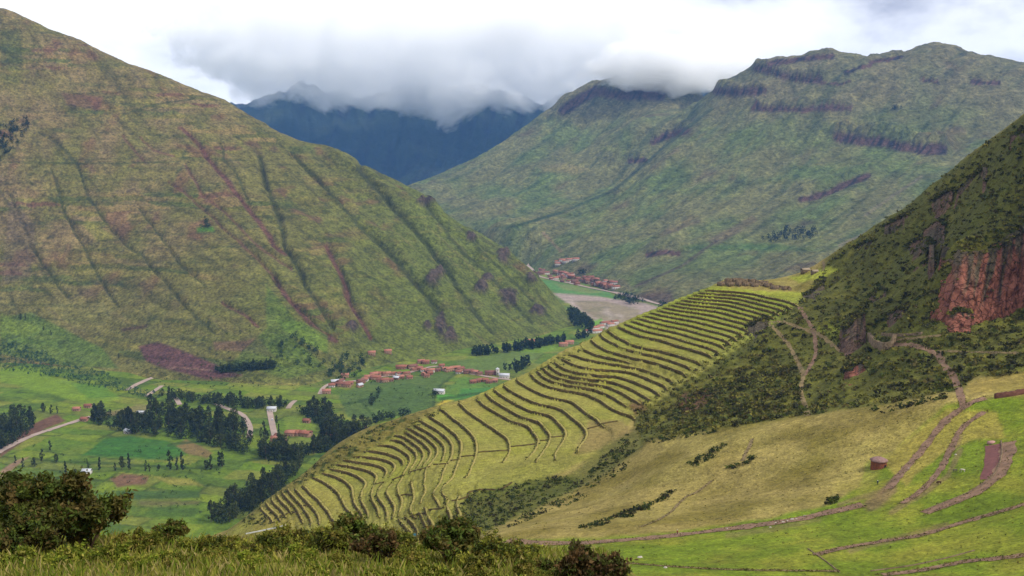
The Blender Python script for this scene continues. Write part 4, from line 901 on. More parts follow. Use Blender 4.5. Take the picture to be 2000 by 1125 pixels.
rock_face([(1652,758),(1674,760),(1694,744)], [(1658,726),(1674,706),(1692,712)], 1.6, redr, darkr, 'reddish outcrop below the rock tower', 7, 44, 26, 10)
rock_face([(1458,660),(1478,664),(1500,642)], [(1466,636),(1482,624),(1502,622)], 1.4, darkr, darkr, 'rocky knob at the edge of the terraces by the path', 8, 40, 22, 9)
rock_face([(1566,594),(1590,590),(1612,560)], [(1574,578),(1592,562),(1612,544)], 1.4, darkr, darkr, 'dark rock ridge above the highest terraces', 9, 40, 20, 9)
rock_face([(1980,290),(2000,292),(2040,280)], [(1984,262),(2002,246),(2040,236)], 1.8, brn, darkr, 'square rock at the top of the skyline ridge', 10, 40, 24, 10)
rock_face([(1700,600),(1716,606),(1732,590)], [(1703,578),(1716,566),(1732,566)], 1.4, brn, darkr, 'small brown crag on the shrub slope', 11, 34, 20, 8)
rock_face([(1672,500),(1690,506),(1712,490)], [(1676,482),(1692,470),(1712,468)], 1.4, darkr, darkr, 'low dark crag on the ridge crest', 12, 34, 18, 8)
rock_face([(1735,640),(1752,648),(1770,632)], [(1738,616),(1752,600),(1770,602)], 1.4, brn, darkr, 'narrow brown crag between the tower and the red cliff', 13, 34, 22, 8)
rock_face([(1730,468),(1752,474),(1778,452)], [(1734,440),(1754,424),(1778,416)], 1.6, darkr, brn, 'broken crag midway along the skyline ridge', 14, 40, 22, 9)
rock_face([(1820,420),(1842,424),(1864,404)], [(1824,392),(1844,374),(1864,368)], 1.6, brn, darkr, 'weathered crag on the skyline above the tall crag', 15, 40, 22, 9)

# ================================================================== shrubs on the near slopes (beyond counting)
CLIFF_POLYS = [[(1836,642),(1850,560),(1868,486),(1930,492),(2010,440),(2080,400),(2080,585),(1965,612),(1870,640)], [(1782,536),(1796,452),(1818,424),(1846,438),(1842,528),(1810,542)], [(1642,690),(1650,648),(1672,616),(1692,604),(1694,668),(1668,693)], [(1652,758),(1658,726),(1674,706),(1692,712),(1694,744)], [(1458,660),(1466,636),(1482,624),(1502,622),(1500,642)]]
def near_shrubs(name, polys, s0, s1, cols_, label, nq, seed, path_gap=4.0, flat=0.75, extra=(), gaps=-9.0):
    rng = np.random.default_rng(seed); P = list(extra)
    for poly, n in polys:
        Q = np.array(sample_poly(poly, n, rng)); ok = np.ones(len(Q), bool)
        for pts, wd, mt, lab in PATHS: ok &= segdist(Q[:, 0], Q[:, 1], pts) > path_gap
        for pl in CLIFF_POLYS: ok &= ~pip(Q[:, 0], Q[:, 1], pl)
        ok &= fbm(Q[:, 0] / 34, Q[:, 1] / 22, 3) + 0.25 * rng.standard_normal(len(Q)) > gaps
        for q in Q[ok]:
            p = NEAR.hit(*q)
            if p is not None: P.append(p)
    P = np.array(P); n = len(P); r = (s0 + (s1 - s0) * rng.random(n)**1.8) * (0.7 + 0.5 * rng.random(n))
    q = rng.standard_normal((n, nq, 3)); q /= np.linalg.norm(q, axis=2)[..., None]; q *= rng.random((n, nq, 1))**0.35; q[..., 2] = np.abs(q[..., 2]) * flat
    cen = P[:, None, :] + q * r[:, None, None]; sz = np.repeat(r, nq) * 0.34 * (0.6 + 0.8 * rng.random(n * nq))
    V, Fq = leaf_cards(cen.reshape(-1, 3), sz, rng)
    ci = np.array(cols_)[rng.integers(len(cols_), size=n)]; cl = np.repeat(ci, nq, 0) * (0.6 + 0.8 * rng.random((n * nq, 1)))
    o_ = link(name, mesh_np(name, V, Fq, col=np.repeat(cl, 4, 0)), mat_shrub); tag(o_, label, 'shrubs', kind='stuff')
sg = [pc(72, 74, 28), pc(98, 98, 36), pc(118, 114, 42), pc(138, 130, 54), pc(62, 60, 30), pc(104, 94, 48), pc(86, 96, 34)]
near_shrubs('hillside_shrubs', [(SHRUB_POLY, 8200), ([(1240,820),(1330,780),(1480,700),(1560,720),(1570,812),(1300,850)], 1500)], 0.7, 3.0, sg, 'dense dark scrub covering the hillside under the red cliff', 14, 21, extra=ROCKTOPS, gaps=-0.3)
gul = [pc(56, 66, 24), pc(72, 84, 28), pc(88, 98, 34), pc(62, 58, 28)]
near_shrubs('gully_shrubs', [([(820,1040),(890,1000),(915,965),(975,950),(1050,935),(1130,930),(1140,945),(1060,985),(960,1035),(900,1060)], 1000), ([(1190,880),(1225,850),(1245,862),(1240,885),(1200,905),(1150,925),(1170,900)], 260), ([(1180,905),(1240,900),(1200,935),(1120,965),(1090,970)], 160),
     ([(1060,985),(1150,960),(1140,975),(1050,1010),(960,1045)], 130), ([(1190,1010),(1260,985),(1330,950),(1300,975),(1230,1012)], 150), ([(1340,905),(1400,870),(1420,868),(1390,895),(1350,915)], 110), ([(1130,1030),(1200,1010),(1190,1022),(1140,1036)], 70), ([(1420,915),(1470,890),(1480,895),(1440,915)], 40),
     ([(1610,975),(1640,970),(1640,985),(1615,988)], 30), ([(1700,800),(1850,770),(1850,778),(1720,808)], 90), ([(1260,858),(1400,838),(1400,845),(1270,868)], 80), ([(560,950),(640,890),(720,842),(780,818),(760,850),(690,885),(600,940)], 260), ([(790,840),(820,815),(870,795),(850,815),(800,845)], 60), ([(480,1000),(520,990),(560,1010),(520,1030),(470,1030)], 120), ([(1080,700),(1140,680),(1110,710),(1060,730),(1020,745)], 70)],
     0.4, 2.1, gul, 'green thickets in the gully below the terraces', 13, 22, gaps=-0.28)
EDGE = []; er = np.random.default_rng(61)
for pts, wd, mt, lab in PATHS:
    for q in catmull([(a, b, 0) for a, b in pts], 1.3):
        for sd_ in (-1, 1):
            h = NEAR.hit(q[0], q[1])
            if h is None or er.random() < 0.25: continue
            a = er.random() * 6.283; r_ = wd * er.uniform(0.38, 0.62); x_, y_ = h[0] + r_ * math.cos(a), h[1] + r_ * math.sin(a); EDGE.append(np.array([x_, y_, float(NEAR.z(x_, y_)) + 0.05]))
near_shrubs('slope_tufts', [([(1010,1035),(1150,985),(1300,880),(1600,825),(1850,785),(1720,890),(1640,965),(1500,1005),(1300,1035)], 900), ([(1000,1060),(1700,990),(1850,850),(2020,790),(2020,1130),(1150,1130)], 500), (TERR_POLY, 500)], 0.25, 0.6, [pc(96, 92, 42), pc(120, 108, 52), pc(84, 88, 34), pc(140, 122, 64)], 'small grass tufts and weeds dotted over the dry slope', 8, 24, extra=EDGE)
# tufts on the walls: grass hanging over the top and weeds at the foot
tc_, ts_, tl_ = [], [], []; wr = np.random.default_rng(9)
for k, C, g, hf in wall_lines:
    n = len(C); dz = 2.4
    for side in range(4):
        sel = wr.random(n) < (0.8 if side < 2 else 0.5); m_ = sel.sum(); up_ = side < 2
        xy = C[sel, :2] - g[sel] * ((0.5 + wr.random((m_, 1)) * 0.9) if up_ else (1.5 + wr.random((m_, 1)) * 0.8))
        z_ = level_z(k) + np.where(up_, 0.44, -0.42) * dz * hf[sel] + 0.15 * wr.standard_normal(m_) + 0.1
        tc_.append(np.column_stack([xy, z_])); ts_.append(0.25 + 0.45 * wr.random(m_)); base = np.array([tread, treadg, pc(120, 112, 46), pc(92, 96, 36)] if up_ else [pc(70, 82, 28), pc(92, 104, 34), pc(58, 60, 26)])
        tl_.append(base[wr.integers(len(base), size=m_)] * (0.7 + 0.5 * wr.random((m_, 1))))
V, Fq = leaf_cards(np.vstack(tc_), np.concatenate(ts_), wr, 0.0, 1.3)
tag(link('wall_grass', mesh_np('wall_grass', V, Fq, col=np.repeat(np.vstack(tl_), 4, 0)), mat_shrub), 'grass tufts along the tops and feet of terrace walls', 'grass', kind='stuff')

# ================================================================== houses
roofm = [mat_plain('roof_tile_%d' % i, pc(*c_), 0.8, 0.3, 0.9) for i, c_ in enumerate([(164, 106, 86), (150, 98, 80), (186, 126, 104), (138, 96, 84)])]
roofw = mat_plain('roof_metal', pc(214, 216, 222), 0.8, 0.1, 0.5); wallm = [mat_plain('house_wall_%d' % i, pc(*c_), 0.8, 0.2) for i, c_ in enumerate([(176, 140, 112), (150, 108, 86), (222, 214, 202)])]
darkm = mat_plain('opening_dark', (0.012, 0.010, 0.009), 2, 0.2)
def box(x0, x1, y0, y1, z0, z1):
    V = np.array([(x, y, z) for z in (z0, z1) for y in (y0, y1) for x in (x0, x1)], float)
    return V, np.array([[0, 2, 3, 1], [4, 5, 7, 6], [0, 1, 5, 4], [2, 6, 7, 3], [0, 4, 6, 2], [1, 3, 7, 5]])
def house_meshes(l_, w_, h, rh):
    V, Fq = box(-l_ / 2, l_ / 2, -w_ / 2, w_ / 2, -3, h); n0 = len(V)
    V = np.vstack([V, [(-l_ / 2, 0, h + rh), (l_ / 2, 0, h + rh)]])
    wall = mesh_np('wall', V, Fq, [[4, 6, n0], [5, n0 + 1, 7]])
    e_ = 0.6; t = 0.35; a = [(-l_ / 2 - e_, -w_ / 2 - e_, h - e_ * rh / (w_ / 2)), (-l_ / 2 - e_, 0, h + rh), (-l_ / 2 - e_, w_ / 2 + e_, h - e_ * rh / (w_ / 2))]
    R_ = np.array(a + [(-x, y, z) for x, y, z in a] + [(x, y, z + t) for x, y, z in a] + [(-x, y, z + t) for x, y, z in a], float); R_[:, 2] += 0.05
    roof = mesh_np('roof', R_, [[0, 3, 4, 1], [1, 4, 5, 2], [6, 7, 10, 9], [7, 8, 11, 10], [0, 6, 9, 3], [2, 5, 11, 8], [0, 1, 7, 6], [1, 2, 8, 7], [3, 9, 10, 4], [4, 10, 11, 5]])
    parts = []
    for x in (-l_ * 0.28, l_ * 0.28): parts.append(box(x - 0.6, x + 0.6, -w_ / 2 - 0.05, -w_ / 2 + 0.1, 1.0, 2.3))
    parts.append(box(-0.55, 0.55, -w_ / 2 - 0.05, -w_ / 2 + 0.1, 0, 2.2)); 
    return wall, roof, [mesh_np('window', *parts[0]), mesh_np('window', *parts[1]), mesh_np('door', *parts[2])]
HM = [house_meshes(13, 8, 4.6, 2.4), house_meshes(17, 8, 5.2, 2.6), house_meshes(10, 7, 3.6, 2.2), house_meshes(24, 9, 5, 2.8)]
hr = np.random.default_rng(77)
def house(px, py, hm, wm, rm, rz, label, group=None, hit=ground, s=1.0):
    p = hit(px, py)
    if p is None: return
    e_ = empty('house', tuple(p), rz, s * 1.2); w_, r_, op = HM[hm]
    for nm, me, mt in (('wall', w_, wallm[wm]), ('roof', r_, rm)):
        o_ = bpy.data.objects.new(nm, me); COL.objects.link(o_); o_.parent = e_
        if not me.materials: me.materials.append(mt)
        o_.material_slots[0].link = 'OBJECT'; o_.material_slots[0].material = mt
    for me in op: link(me.name.split('.')[0], me, darkm, e_)
    tag(e_, label, 'house', group)
VZ = [(230,455),(290,440),(330,450),(400,435),(490,455),(500,420),(540,400),(620,355),(660,350),(700,350),(740,350),(800,345),(850,345),(680,410),(720,410),(770,405),(830,385),(870,290),(900,285),(940,280),(920,350),(950,380),(990,310),(1040,300),(1080,310),(1120,320),(1080,350),(1110,365),(1140,340),(1060,235),(1180,235),(1210,310),(1250,270),(1320,310),(1380,300),(1420,310),(1410,330),(1500,330),(1560,335),(1600,345),(1100,240),(260,425),(310,425),(370,455),(580,385),(640,390),(870,375),(980,285),(1150,320),(1280,300)]
for i, (a, b) in enumerate(VZ):
    wm = 2 if i % 6 == 0 else int(hr.integers(2)); rm = roofw if i in (4, 16, 41) else roofm[int(hr.integers(4))]
    house(600 + a / 4.762, 660 + b / 4.762, int(hr.integers(3)), wm, rm, hr.normal(0.35, 0.35), 'small red-roofed house along the village street' if rm is not roofw else 'pale metal-roofed house along the village street', 'houses of the valley village' if rm is not roofw else 'pale roofs of the village')
for i, (a, b) in enumerate([(1540,420),(1580,412),(1620,405),(1655,405),(1690,420),(1740,410)]): house(600 + a / 4.762, 660 + b / 4.762, 2, 1, roofm[i % 3], 0.3, 'red-roofed cottage in the row set in the fields beside the village', 'cottages in the village fields')
for a, b, lab in [(600,155,'red-roofed house alone on the slope above the village'), (750,140,'second red-roofed house on the slope above the village, further from the trees'), (180,515,'red-roofed house at the bend where the village street begins'), (350,365,'red-roofed house set above the village street near its start')]:
    house(600 + a / 4.762, 660 + b / 4.762, 0, 0, roofm[2], 0.2, lab)
house(961, 732, 3, 1, roofm[3], 0.15, 'long red-roofed hall beside the white tower at the village end', s=1.0)
house(985, 738, 1, 2, roofw, -0.15, 'long low white-roofed building at the end of the village street')
house(858, 769, 1, 2, roofw, -0.2, 'white-roofed shed alone in the green fields')
for i, (a, b) in enumerate([(1770,655),(1800,655),(1830,657),(1860,655),(1890,662),(1925,650),(1650,702),(1685,692),(1910,545)]): house(160 + a / 4.348, 700 + b / 4.348, i % 3, 0, roofm[(i + 2) % 3], hr.normal(0, .3), 'red-roofed house in the cluster at the foot of the straight road', 'houses below the straight road')
for px, py, rm, lab in [(250,846,roofw,'white house alone in the near green field'), (531,803,roofw,'white-roofed house at the top of the straight road'), (165,822,roofm[0],'reddish house where the left road enters the grove'), (172,796,roofm[1],'red-roofed house behind the left road'), (150,802,roofm[2],'red-roofed farmhouse above the left road'), (191,814,roofw,'white-roofed house at the edge of the dense grove'), (275,810,roofw,'pale house between two halves of the dense grove'), (642,858,roofm[2],'orange-roofed house among trees beside the terrace rim'), (707,842,roofm[2],'orange house between the grove and the terrace rim'), (170,925,roofw,'small white house behind the broken tree row')]:
    house(px, py, 2 if px < 500 else 0, 2 if rm is roofw else 0, rm, hr.normal(0, .4), lab)
for i, (px, py) in enumerate([(1150,650),(1160,644),(1172,641),(1182,634),(1192,637),(1166,650),(1200,632)]): house(px, py, 3 if i % 2 else 1, 2, roofm[2 if i % 3 else 0], 0.5, 'large pink-roofed building just above the terrace rim by the river', 'pink-roofed buildings by the river')
for i, (px, py) in enumerate([(1112,672),(1036,670),(1028,674),(1100,676)]): house(px, py, 1, 0, roofm[2], 0.2, 'orange house standing among the tree belt at the mountain foot', 'houses in the tree belt')
for q in sample_poly([(1040,530),(1075,526),(1110,536),(1180,548),(1212,556),(1205,566),(1150,561),(1080,548)], 52, hr): house(q[0], q[1], int(hr.integers(3)), int(hr.integers(3)), roofm[int(hr.integers(4))], hr.normal(0, .5), 'tiny red-roofed house in the distant town beyond the river bed', 'houses of the distant town', far_ground, 1.25)
for q in [(1090,514),(1098,511),(1105,513),(1112,510),(1125,509),(1090,518)]: house(q[0], q[1], 1, 2, roofm[2], 0, 'small red-roofed house on the slope above the distant town', 'houses above the distant town', far_ground, 1.2)
# white church tower
p = ground(972, 733)
e_ = empty('church_tower', tuple(p), 0.15)
link('shaft', mesh_np('shaft', *join([box(-3.2, 3.2, -3.2, 3.2, -2, 13), box(-3.6, 3.6, -3.6, 3.6, 13, 13.6)])), wallm[2], e_)
link('roof', mesh_np('roof', np.array([(-3.4, -3.4, 13.6), (3.4, -3.4, 13.6), (3.4, 3.4, 13.6), (-3.4, 3.4, 13.6), (0, 0, 16.5)]), None, [[0, 1, 4], [1, 2, 4], [2, 3, 4], [3, 0, 4]]), roofw, e_)
for z0 in (4, 9): link('window', mesh_np('window', *box(-0.9, 0.9, -3.26, -3.1, z0, z0 + 2.4)), darkm, e_)
tag(e_, 'white tower beside the long red-roofed hall in the village', 'tower')
# van on the straight road
p = ground(532, 822); q_ = ground(534, 838); rz = math.atan2(q_[1] - p[1], q_[0] - p[0])
e_ = empty('van', (p[0], p[1], p[2] + 1.0), rz)
vp = np.array([(-2.6, .5), (2.7, .5), (2.7, 1.2), (2.0, 1.45), (1.4, 2.3), (-2.6, 2.35)], float)
V = np.vstack([np.column_stack([vp[:, 0], np.full(6, s) , vp[:, 1]]) for s in (-1.0, 1.0)])
bm = bmesh.new(); vs = [bm.verts.new(v) for v in V]; bm.faces.new(vs[:6]); bm.faces.new(vs[6:][::-1])
for i in range(6): bm.faces.new([vs[i], vs[(i + 1) % 6], vs[6 + (i + 1) % 6], vs[6 + i]])
bmesh.ops.recalc_face_normals(bm, faces=bm.faces); me = bpy.data.meshes.new('body'); bm.to_mesh(me); bm.free()
link('body', me, mat_plain('van_paint', pc(225, 228, 235), 1, 0.05, 0.4), e_)
for x in (-1.7, 1.8):
    for y in (-0.95, 0.95):
        V, Fq = tube([(x, y - 0.12, .4), (x, y + 0.12, .4)], [.4, .4], 12); link('wheel', mesh_np('wheel', V, Fq), darkm, e_)
glass = mat_plain('window_glass', pc(50, 70, 110), 1, 0.1, 0.2)
link('windscreen', mesh_np('windscreen', np.array([(2.02, -.85, 1.5), (2.02, .85, 1.5), (1.48, .85, 2.22), (1.48, -.85, 2.22)]), [[0, 1, 2, 3]]), glass, e_)
for y in (-1.01, 1.01): link('window', mesh_np('window', *box(-1.8, 1.2, y - 0.01, y + 0.01, 1.5, 2.1)), glass, e_)
tag(e_, 'white van with blue windows on the straight valley road', 'van')

# ================================================================== clouds lying on the mountain tops
def cloud(name, centre, radii, scale, dens, thr, label, seed, step=0.16):
    bm = bmesh.new(); bmesh.ops.create_icosphere(bm, subdivisions=3, radius=1.0); me = bpy.data.meshes.new(name); bm.to_mesh(me); bm.free()
    m = bpy.data.materials.new(name + '_vapour'); m.use_nodes = True; t = m.node_tree; n = t.nodes; l = t.links; n.remove(n['Principled BSDF'])
    tcx = n.new('ShaderNodeTexCoord'); ln = n.new('ShaderNodeVectorMath'); ln.operation = 'LENGTH'; l.new(tcx.outputs['Object'], ln.inputs[0])
    mp_ = n.new('ShaderNodeMapping'); mp_.inputs['Scale'].default_value = (radii[0] / scale, radii[1] / scale, radii[2] / scale * 1.25); mp_.inputs['Location'].default_value = (seed * 3.1, seed * 1.7, seed * 0.9)
    l.new(tcx.outputs['Object'], mp_.inputs['Vector'])
    tx = n.new('ShaderNodeTexNoise'); tx.inputs['Scale'].default_value = 1.0; tx.inputs['Detail'].default_value = 7; tx.inputs['Roughness'].default_value = 0.62; tx.inputs['Distortion'].default_value = 0.3; l.new(mp_.outputs[0], tx.inputs['Vector'])
    fall = n.new('ShaderNodeMapRange'); fall.inputs['From Min'].default_value = 0.35; fall.inputs['From Max'].default_value = 0.98; fall.inputs['To Min'].default_value = 0.16; fall.inputs['To Max'].default_value = -0.34; fall.interpolation_type = 'SMOOTHSTEP'
    l.new(ln.outputs['Value'], fall.inputs[0])
    ad = n.new('ShaderNodeMath'); ad.operation = 'ADD'; l.new(tx.outputs[0], ad.inputs[0]); l.new(fall.outputs[0], ad.inputs[1])
    mr = n.new('ShaderNodeMapRange'); mr.inputs['From Min'].default_value = thr; mr.inputs['From Max'].default_value = thr + 0.07; mr.inputs['To Max'].default_value = dens; l.new(ad.outputs[0], mr.inputs[0])
    v = n.new('ShaderNodeVolumePrincipled'); v.inputs['Color'].default_value = (0.999, 0.999, 0.999, 1); v.inputs['Anisotropy'].default_value = 0.0; l.new(mr.outputs[0], v.inputs['Density'])
    l.new(v.outputs[0], n['Material Output'].inputs['Volume'])
    try: m.cycles.volume_step_rate = step
    except Exception: pass
    tag(link(name, me, m, None, centre, (0, 0, 0), radii), label, 'cloud', kind='stuff')
cloud('cloud_bank', (-700, 8050, 850), (3300, 620, 860), 430, 0.0055, 0.44, 'thick white cloud bank hiding the top of the distant mountain', 1)
cloud('summit_cloud', (850, 5400, 470), (680, 300, 260), 170, 0.012, 0.45, 'white cloud drifting round the central summit', 2)

# ================================================================== walls, ruins, hut and small things on the near hill
mat_stone = mat_plain('dry_stone', pc(126, 104, 80), 0.8, 0.4, 0.95, 0.8, 0.2, col2=pc(156, 134, 104))
mat_red_stone = mat_plain('red_stone', pc(136, 84, 66), 0.8, 0.4, 0.95, 0.8, 0.2)
def stone_wall(name, pts, height, thick, mat, parent=None, sink=0.5):
    C = catmull([(a, b, 0) for a, b in pts], 2.0); P = [NEAR.hit(q[0], q[1]) for q in C]; P = np.array([p for p in P if p is not None])
    keep = [0]
    for i in range(1, len(P)):
        if np.linalg.norm(P[i, :2] - P[keep[-1], :2]) > 0.8: keep.append(i)
    P = P[keep]; n = len(P); tg = np.gradient(P[:, :2], axis=0); tg /= np.linalg.norm(tg, axis=1)[:, None] + 1e-9; nr = np.stack([-tg[:, 1], tg[:, 0]], 1)
    top = height * (1 + 0.06 * wr.standard_normal(n)); z0 = NEAR.z(P[:, 0], P[:, 1])
    a = P[:, :2] - nr * thick / 2; b = P[:, :2] + nr * thick / 2
    zb = np.minimum(NEAR.z(a[:, 0], a[:, 1]), NEAR.z(b[:, 0], b[:, 1])) - sink
    V = np.vstack([np.column_stack([a, zb]), np.column_stack([a, z0 + top]), np.column_stack([b, z0 + top]), np.column_stack([b, zb])])
    return link(name, mesh_np(name, V, np.vstack([grid_faces(4, n), [[0, n, 2 * n, 3 * n], [n - 1, 4 * n - 1, 3 * n - 1, 2 * n - 1]]])), mat, parent)
for pts in [T(2,(690,965),(830,950),(970,935)), T(2,(370,1020),(500,1010),(670,1000)), T(2,(200,1062),(280,1055),(350,1050)), T(2,(975,905),(1060,900)), T(2,(1080,872),(1230,860)), T(2,(1560,745),(1640,730),(1730,715)), T(2,(1440,790),(1550,760)),
            T(3,(1000,600),(1090,590)), T(3,(830,640),(985,630)), T(3,(590,715),(690,690),(800,660)), T(3,(430,790),(500,760),(560,740)), T(3,(270,830),(350,810)), T(5,(610,495),(690,480),(770,450),(780,412),(900,385),(1080,382),(1200,315)), T(5,(390,580),(510,570)), T(5,(200,650),(290,620),(350,620)),
            T(4,(480,860),(560,835),(650,800)), T(4,(650,800),(740,825)), T(4,(740,740),(850,745)), T(4,(1700,645),(1770,630),(1820,640))]:
    stone_wall('dividing_wall', pts, 0.7, 0.8, mat_wall, HILL)
tag(stone_wall('stone_bastion', [(1697,660),(1704,670),(1716,678),(1730,681),(1742,676),(1747,664)], 3.6, 2.4, mat_stone), 'curved stone bastion on the shoulder below the red cliff', 'wall')
tag(stone_wall('retaining_wall', [(1942,778),(1970,774),(2000,769),(2040,764)], 2.0, 1.2, mat_plain('dark_red_stone', pc(112, 74, 60), 0.8, 0.4, 0.95, 0.8, 0.2)), 'red-brown retaining wall at the right edge above the bowl', 'wall')
tag(stone_wall('retaining_wall', [(1722,654),(1760,656),(1800,653)], 1.4, 1.0, mat_stone), 'low stone wall on the shelf behind the curved bastion', 'wall')
tag(stone_wall('retaining_wall', [(1955,862),(1957,885),(1950,912),(1935,935),(1905,957),(1860,976),(1805,998)], 0.4, 0.5, mat_stone), 'long low stone kerb edging the curved reddish track', 'wall')
tag(stone_wall('retaining_wall', [(1640,1118),(1612,1096),(1578,1072)], 0.25, 0.35, mat_stone), 'short low stone wall crossing the bowl near the bottom', 'wall')
tag(stone_wall('retaining_wall', [(1700,1116),(1780,1105),(1850,1090),(1905,1075)], 0.25, 0.4, mat_stone), 'long low dark wall curving across the lower bowl', 'wall')
tag(stone_wall('white_pipe', [(480,1043),(520,1035),(560,1026)], 0.6, 0.8, mat_plain('white_paint', pc(225, 224, 214), 0.5, 0.08, 0.6)), 'thin white pipe lying below the lowest terraces', 'pipe')
tag(stone_wall('blue_tarpaulin', [(798,1041),(815,1045),(832,1046),(848,1050)], 0.5, 1.6, mat_plain('blue_sheet', pc(70, 140, 160), 0.5, 0.15, 0.5)), 'strip of blue tarpaulin at the foot of the terraces', 'tarpaulin')
tag(ribbon('trench_floor', [(1943,866),(1943,895),(1938,925),(1930,940)], 6.5, mat_plain('purple_earth', pc(128, 84, 80), 0.6, 0.2), nhit, NEAR.z, 0.12, 2.0, 6, 0.2), 'bare purple earth floor of the trench in the bowl', 'trench', kind='structure')
p = NEAR.hit(1936, 866)
V, Fq = box(-1.4, 1.4, -0.7, 0.7, -0.3, 0.9); V[4:] *= (0.9, 0.85, 1); 
tag(link('stone_block', mesh_np('stone_block', V, Fq), mat_plain('pink_stone', pc(206, 160, 150), 1.0, 0.2), None, tuple(p), (0, 0, 0.3)), 'pale pinkish stone block at the head of the trench', 'stone')

rr_ = np.random.default_rng(3)
def ring_walls(l_, w_, h, t, gap):
    parts = [box(-l_ / 2, l_ / 2, w_ / 2 - t, w_ / 2, -1.5, h), box(-l_ / 2, -l_ / 2 + t, -w_ / 2, w_ / 2 - t, -1.5, h * 0.9), box(l_ / 2 - t, l_ / 2, -w_ / 2, w_ / 2 - t, -1.5, h * 0.8), box(-l_ / 2 + t, -gap, -w_ / 2, -w_ / 2 + t, -1.5, h * 0.85), box(gap, l_ / 2 - t, -w_ / 2, -w_ / 2 + t, -1.5, h * 0.6)]
    V, Fq = join(parts); V[V[:, 2] > 0] += 0.25 * rr_.standard_normal((int((V[:, 2] > 0).sum()), 3)) * (0.2, 0.2, 1); return mesh_np('ruined_building', V, Fq)
RU = [ring_walls(9, 6, 2.6, 0.8, 0.7), ring_walls(7, 6, 3.2, 0.8, 0.7), ring_walls(12, 6, 2.2, 0.8, 0.8)]
for i, (px, py) in enumerate([(1412,556),(1424,550),(1432,556),(1440,549),(1446,557),(1456,550),(1462,557),(1472,552),(1480,558),(1490,554),(1502,560),(1518,563),(1448,552),(1536,566)]):
    p = NEAR.hit(px, py)
    if p is None: continue
    tag(link('ruined_building', RU[i % 3], mat_stone, None, tuple(p), (0, 0, rr_.normal(0.3, 0.3))), 'roofless stone ruin in the cluster above the highest terraces', 'ruin', 'stone ruins above the terraces')
thatch = mat_plain('thatch', pc(176, 158, 132), 1.2, 0.3, 0.95, 0.5, 0.2)
for px, py, lab in [(1573, 532, 'larger thatched stone hut above the terraces, nearer the ruins'), (1591, 534, 'smaller thatched stone hut above the terraces, nearer the rocky slope')]:
    p = NEAR.hit(px, py); k = HM[2] if px > 1580 else HM[0]; e_ = empty('stone_hut', tuple(p), 0.2, 0.55)
    for nm, me, mt in (('wall', k[0], mat_stone), ('roof', k[1], thatch)):
        o_ = bpy.data.objects.new(nm, me); COL.objects.link(o_); o_.parent = e_; o_.material_slots[0].link = 'OBJECT'; o_.material_slots[0].material = mt
    link('door', k[2][2], darkm, e_); tag(e_, lab, 'hut')
# round hut
p = NEAR.hit(1716, 913); e_ = empty('round_hut', (p[0], p[1], p[2] - 0.1), 0)
na = 40; Rr = 3.0; hh = 3.3; V = []
for z, r_ in ((-1.0, Rr + .08), (0.6, Rr + .05), (1.6, Rr), (2.5, Rr - .02), (hh, Rr - .04)):
    for k in range(na):
        a = 2 * math.pi * k / na; q = r_ + 0.05 * rr_.standard_normal(); V.append((q * math.cos(a), q * math.sin(a), z + 0.04 * rr_.standard_normal()))
Fq = [[i * na + k, i * na + (k + 1) % na, (i + 1) * na + (k + 1) % na, (i + 1) * na + k] for i in range(4) for k in range(na)]
link('wall', mesh_np('wall', np.array(V), Fq), mat_plain('hut_stone', pc(146, 88, 66), 2.2, 0.4, 0.95, 0.9, 0.15), e_)
V = []; prof = [(3.0, 2.95), (3.45, 3.05), (3.5, 3.25), (2.3, 3.95), (1.1, 4.4), (0.25, 4.62)]
for r_, z in prof:
    for k in range(na):
        a = 2 * math.pi * k / na; V.append((r_ * math.cos(a) * (1 + 0.012 * rr_.standard_normal()), r_ * math.sin(a), z + 0.03 * rr_.standard_normal()))
Fq = [[i * na + k, i * na + (k + 1) % na, (i + 1) * na + (k + 1) % na, (i + 1) * na + k] for i in range(len(prof) - 1) for k in range(na)]
V.append((0, 0, 4.7)); top = len(V) - 1; Ft = [[(len(prof) - 1) * na + k, (len(prof) - 1) * na + (k + 1) % na, top] for k in range(na)]
rf = link('roof', mesh_np('roof', np.array(V), Fq, Ft), mat_plain('hut_thatch', pc(158, 126, 118), 1.6, 0.3, 0.95, 0.6, 0.15), e_)
ad_ = R(-58); dv, df = box(-0.45, 0.45, -0.12, 0.12, 0, 1.9); door = link('doorway', mesh_np('doorway', dv, df), darkm, e_, (Rr * math.cos(ad_), Rr * math.sin(ad_), 0), (0, 0, ad_ + R(90)))
tag(e_, 'round red-stone hut with a low conical roof beside the path', 'hut')
# stones beside the paths
bm = bmesh.new(); bmesh.ops.create_icosphere(bm, subdivisions=2, radius=0.5)
for v in bm.verts: v.co *= 1 + 0.25 * (random.random() - 0.5); v.co.z *= 0.65
bme = bpy.data.meshes.new('stone'); bm.to_mesh(bme); bm.free(); palem = mat_plain('pale_stone', pc(196, 186, 172), 2, 0.2)
for i, (px, py, s) in enumerate([(1530,1020,1.2),(1538,1018,1.0),(1548,1015,1.4),(1556,1014,.9),(1515,1022,1.0),(1420,1033,1.0),(1572,1008,1.0),(1250,1089,1.6),(1300,1109,1.2),(1505,1030,.8),(1867,888,.9),(1775,915,.9)]):
    p = NEAR.hit(px, py); tag(link('stone', bme, palem, None, tuple(p), (0, 0, i), (s * 1.3, s, s)), 'small pale stone lying by a path in the bowl', 'stone', 'pale stones by the paths')

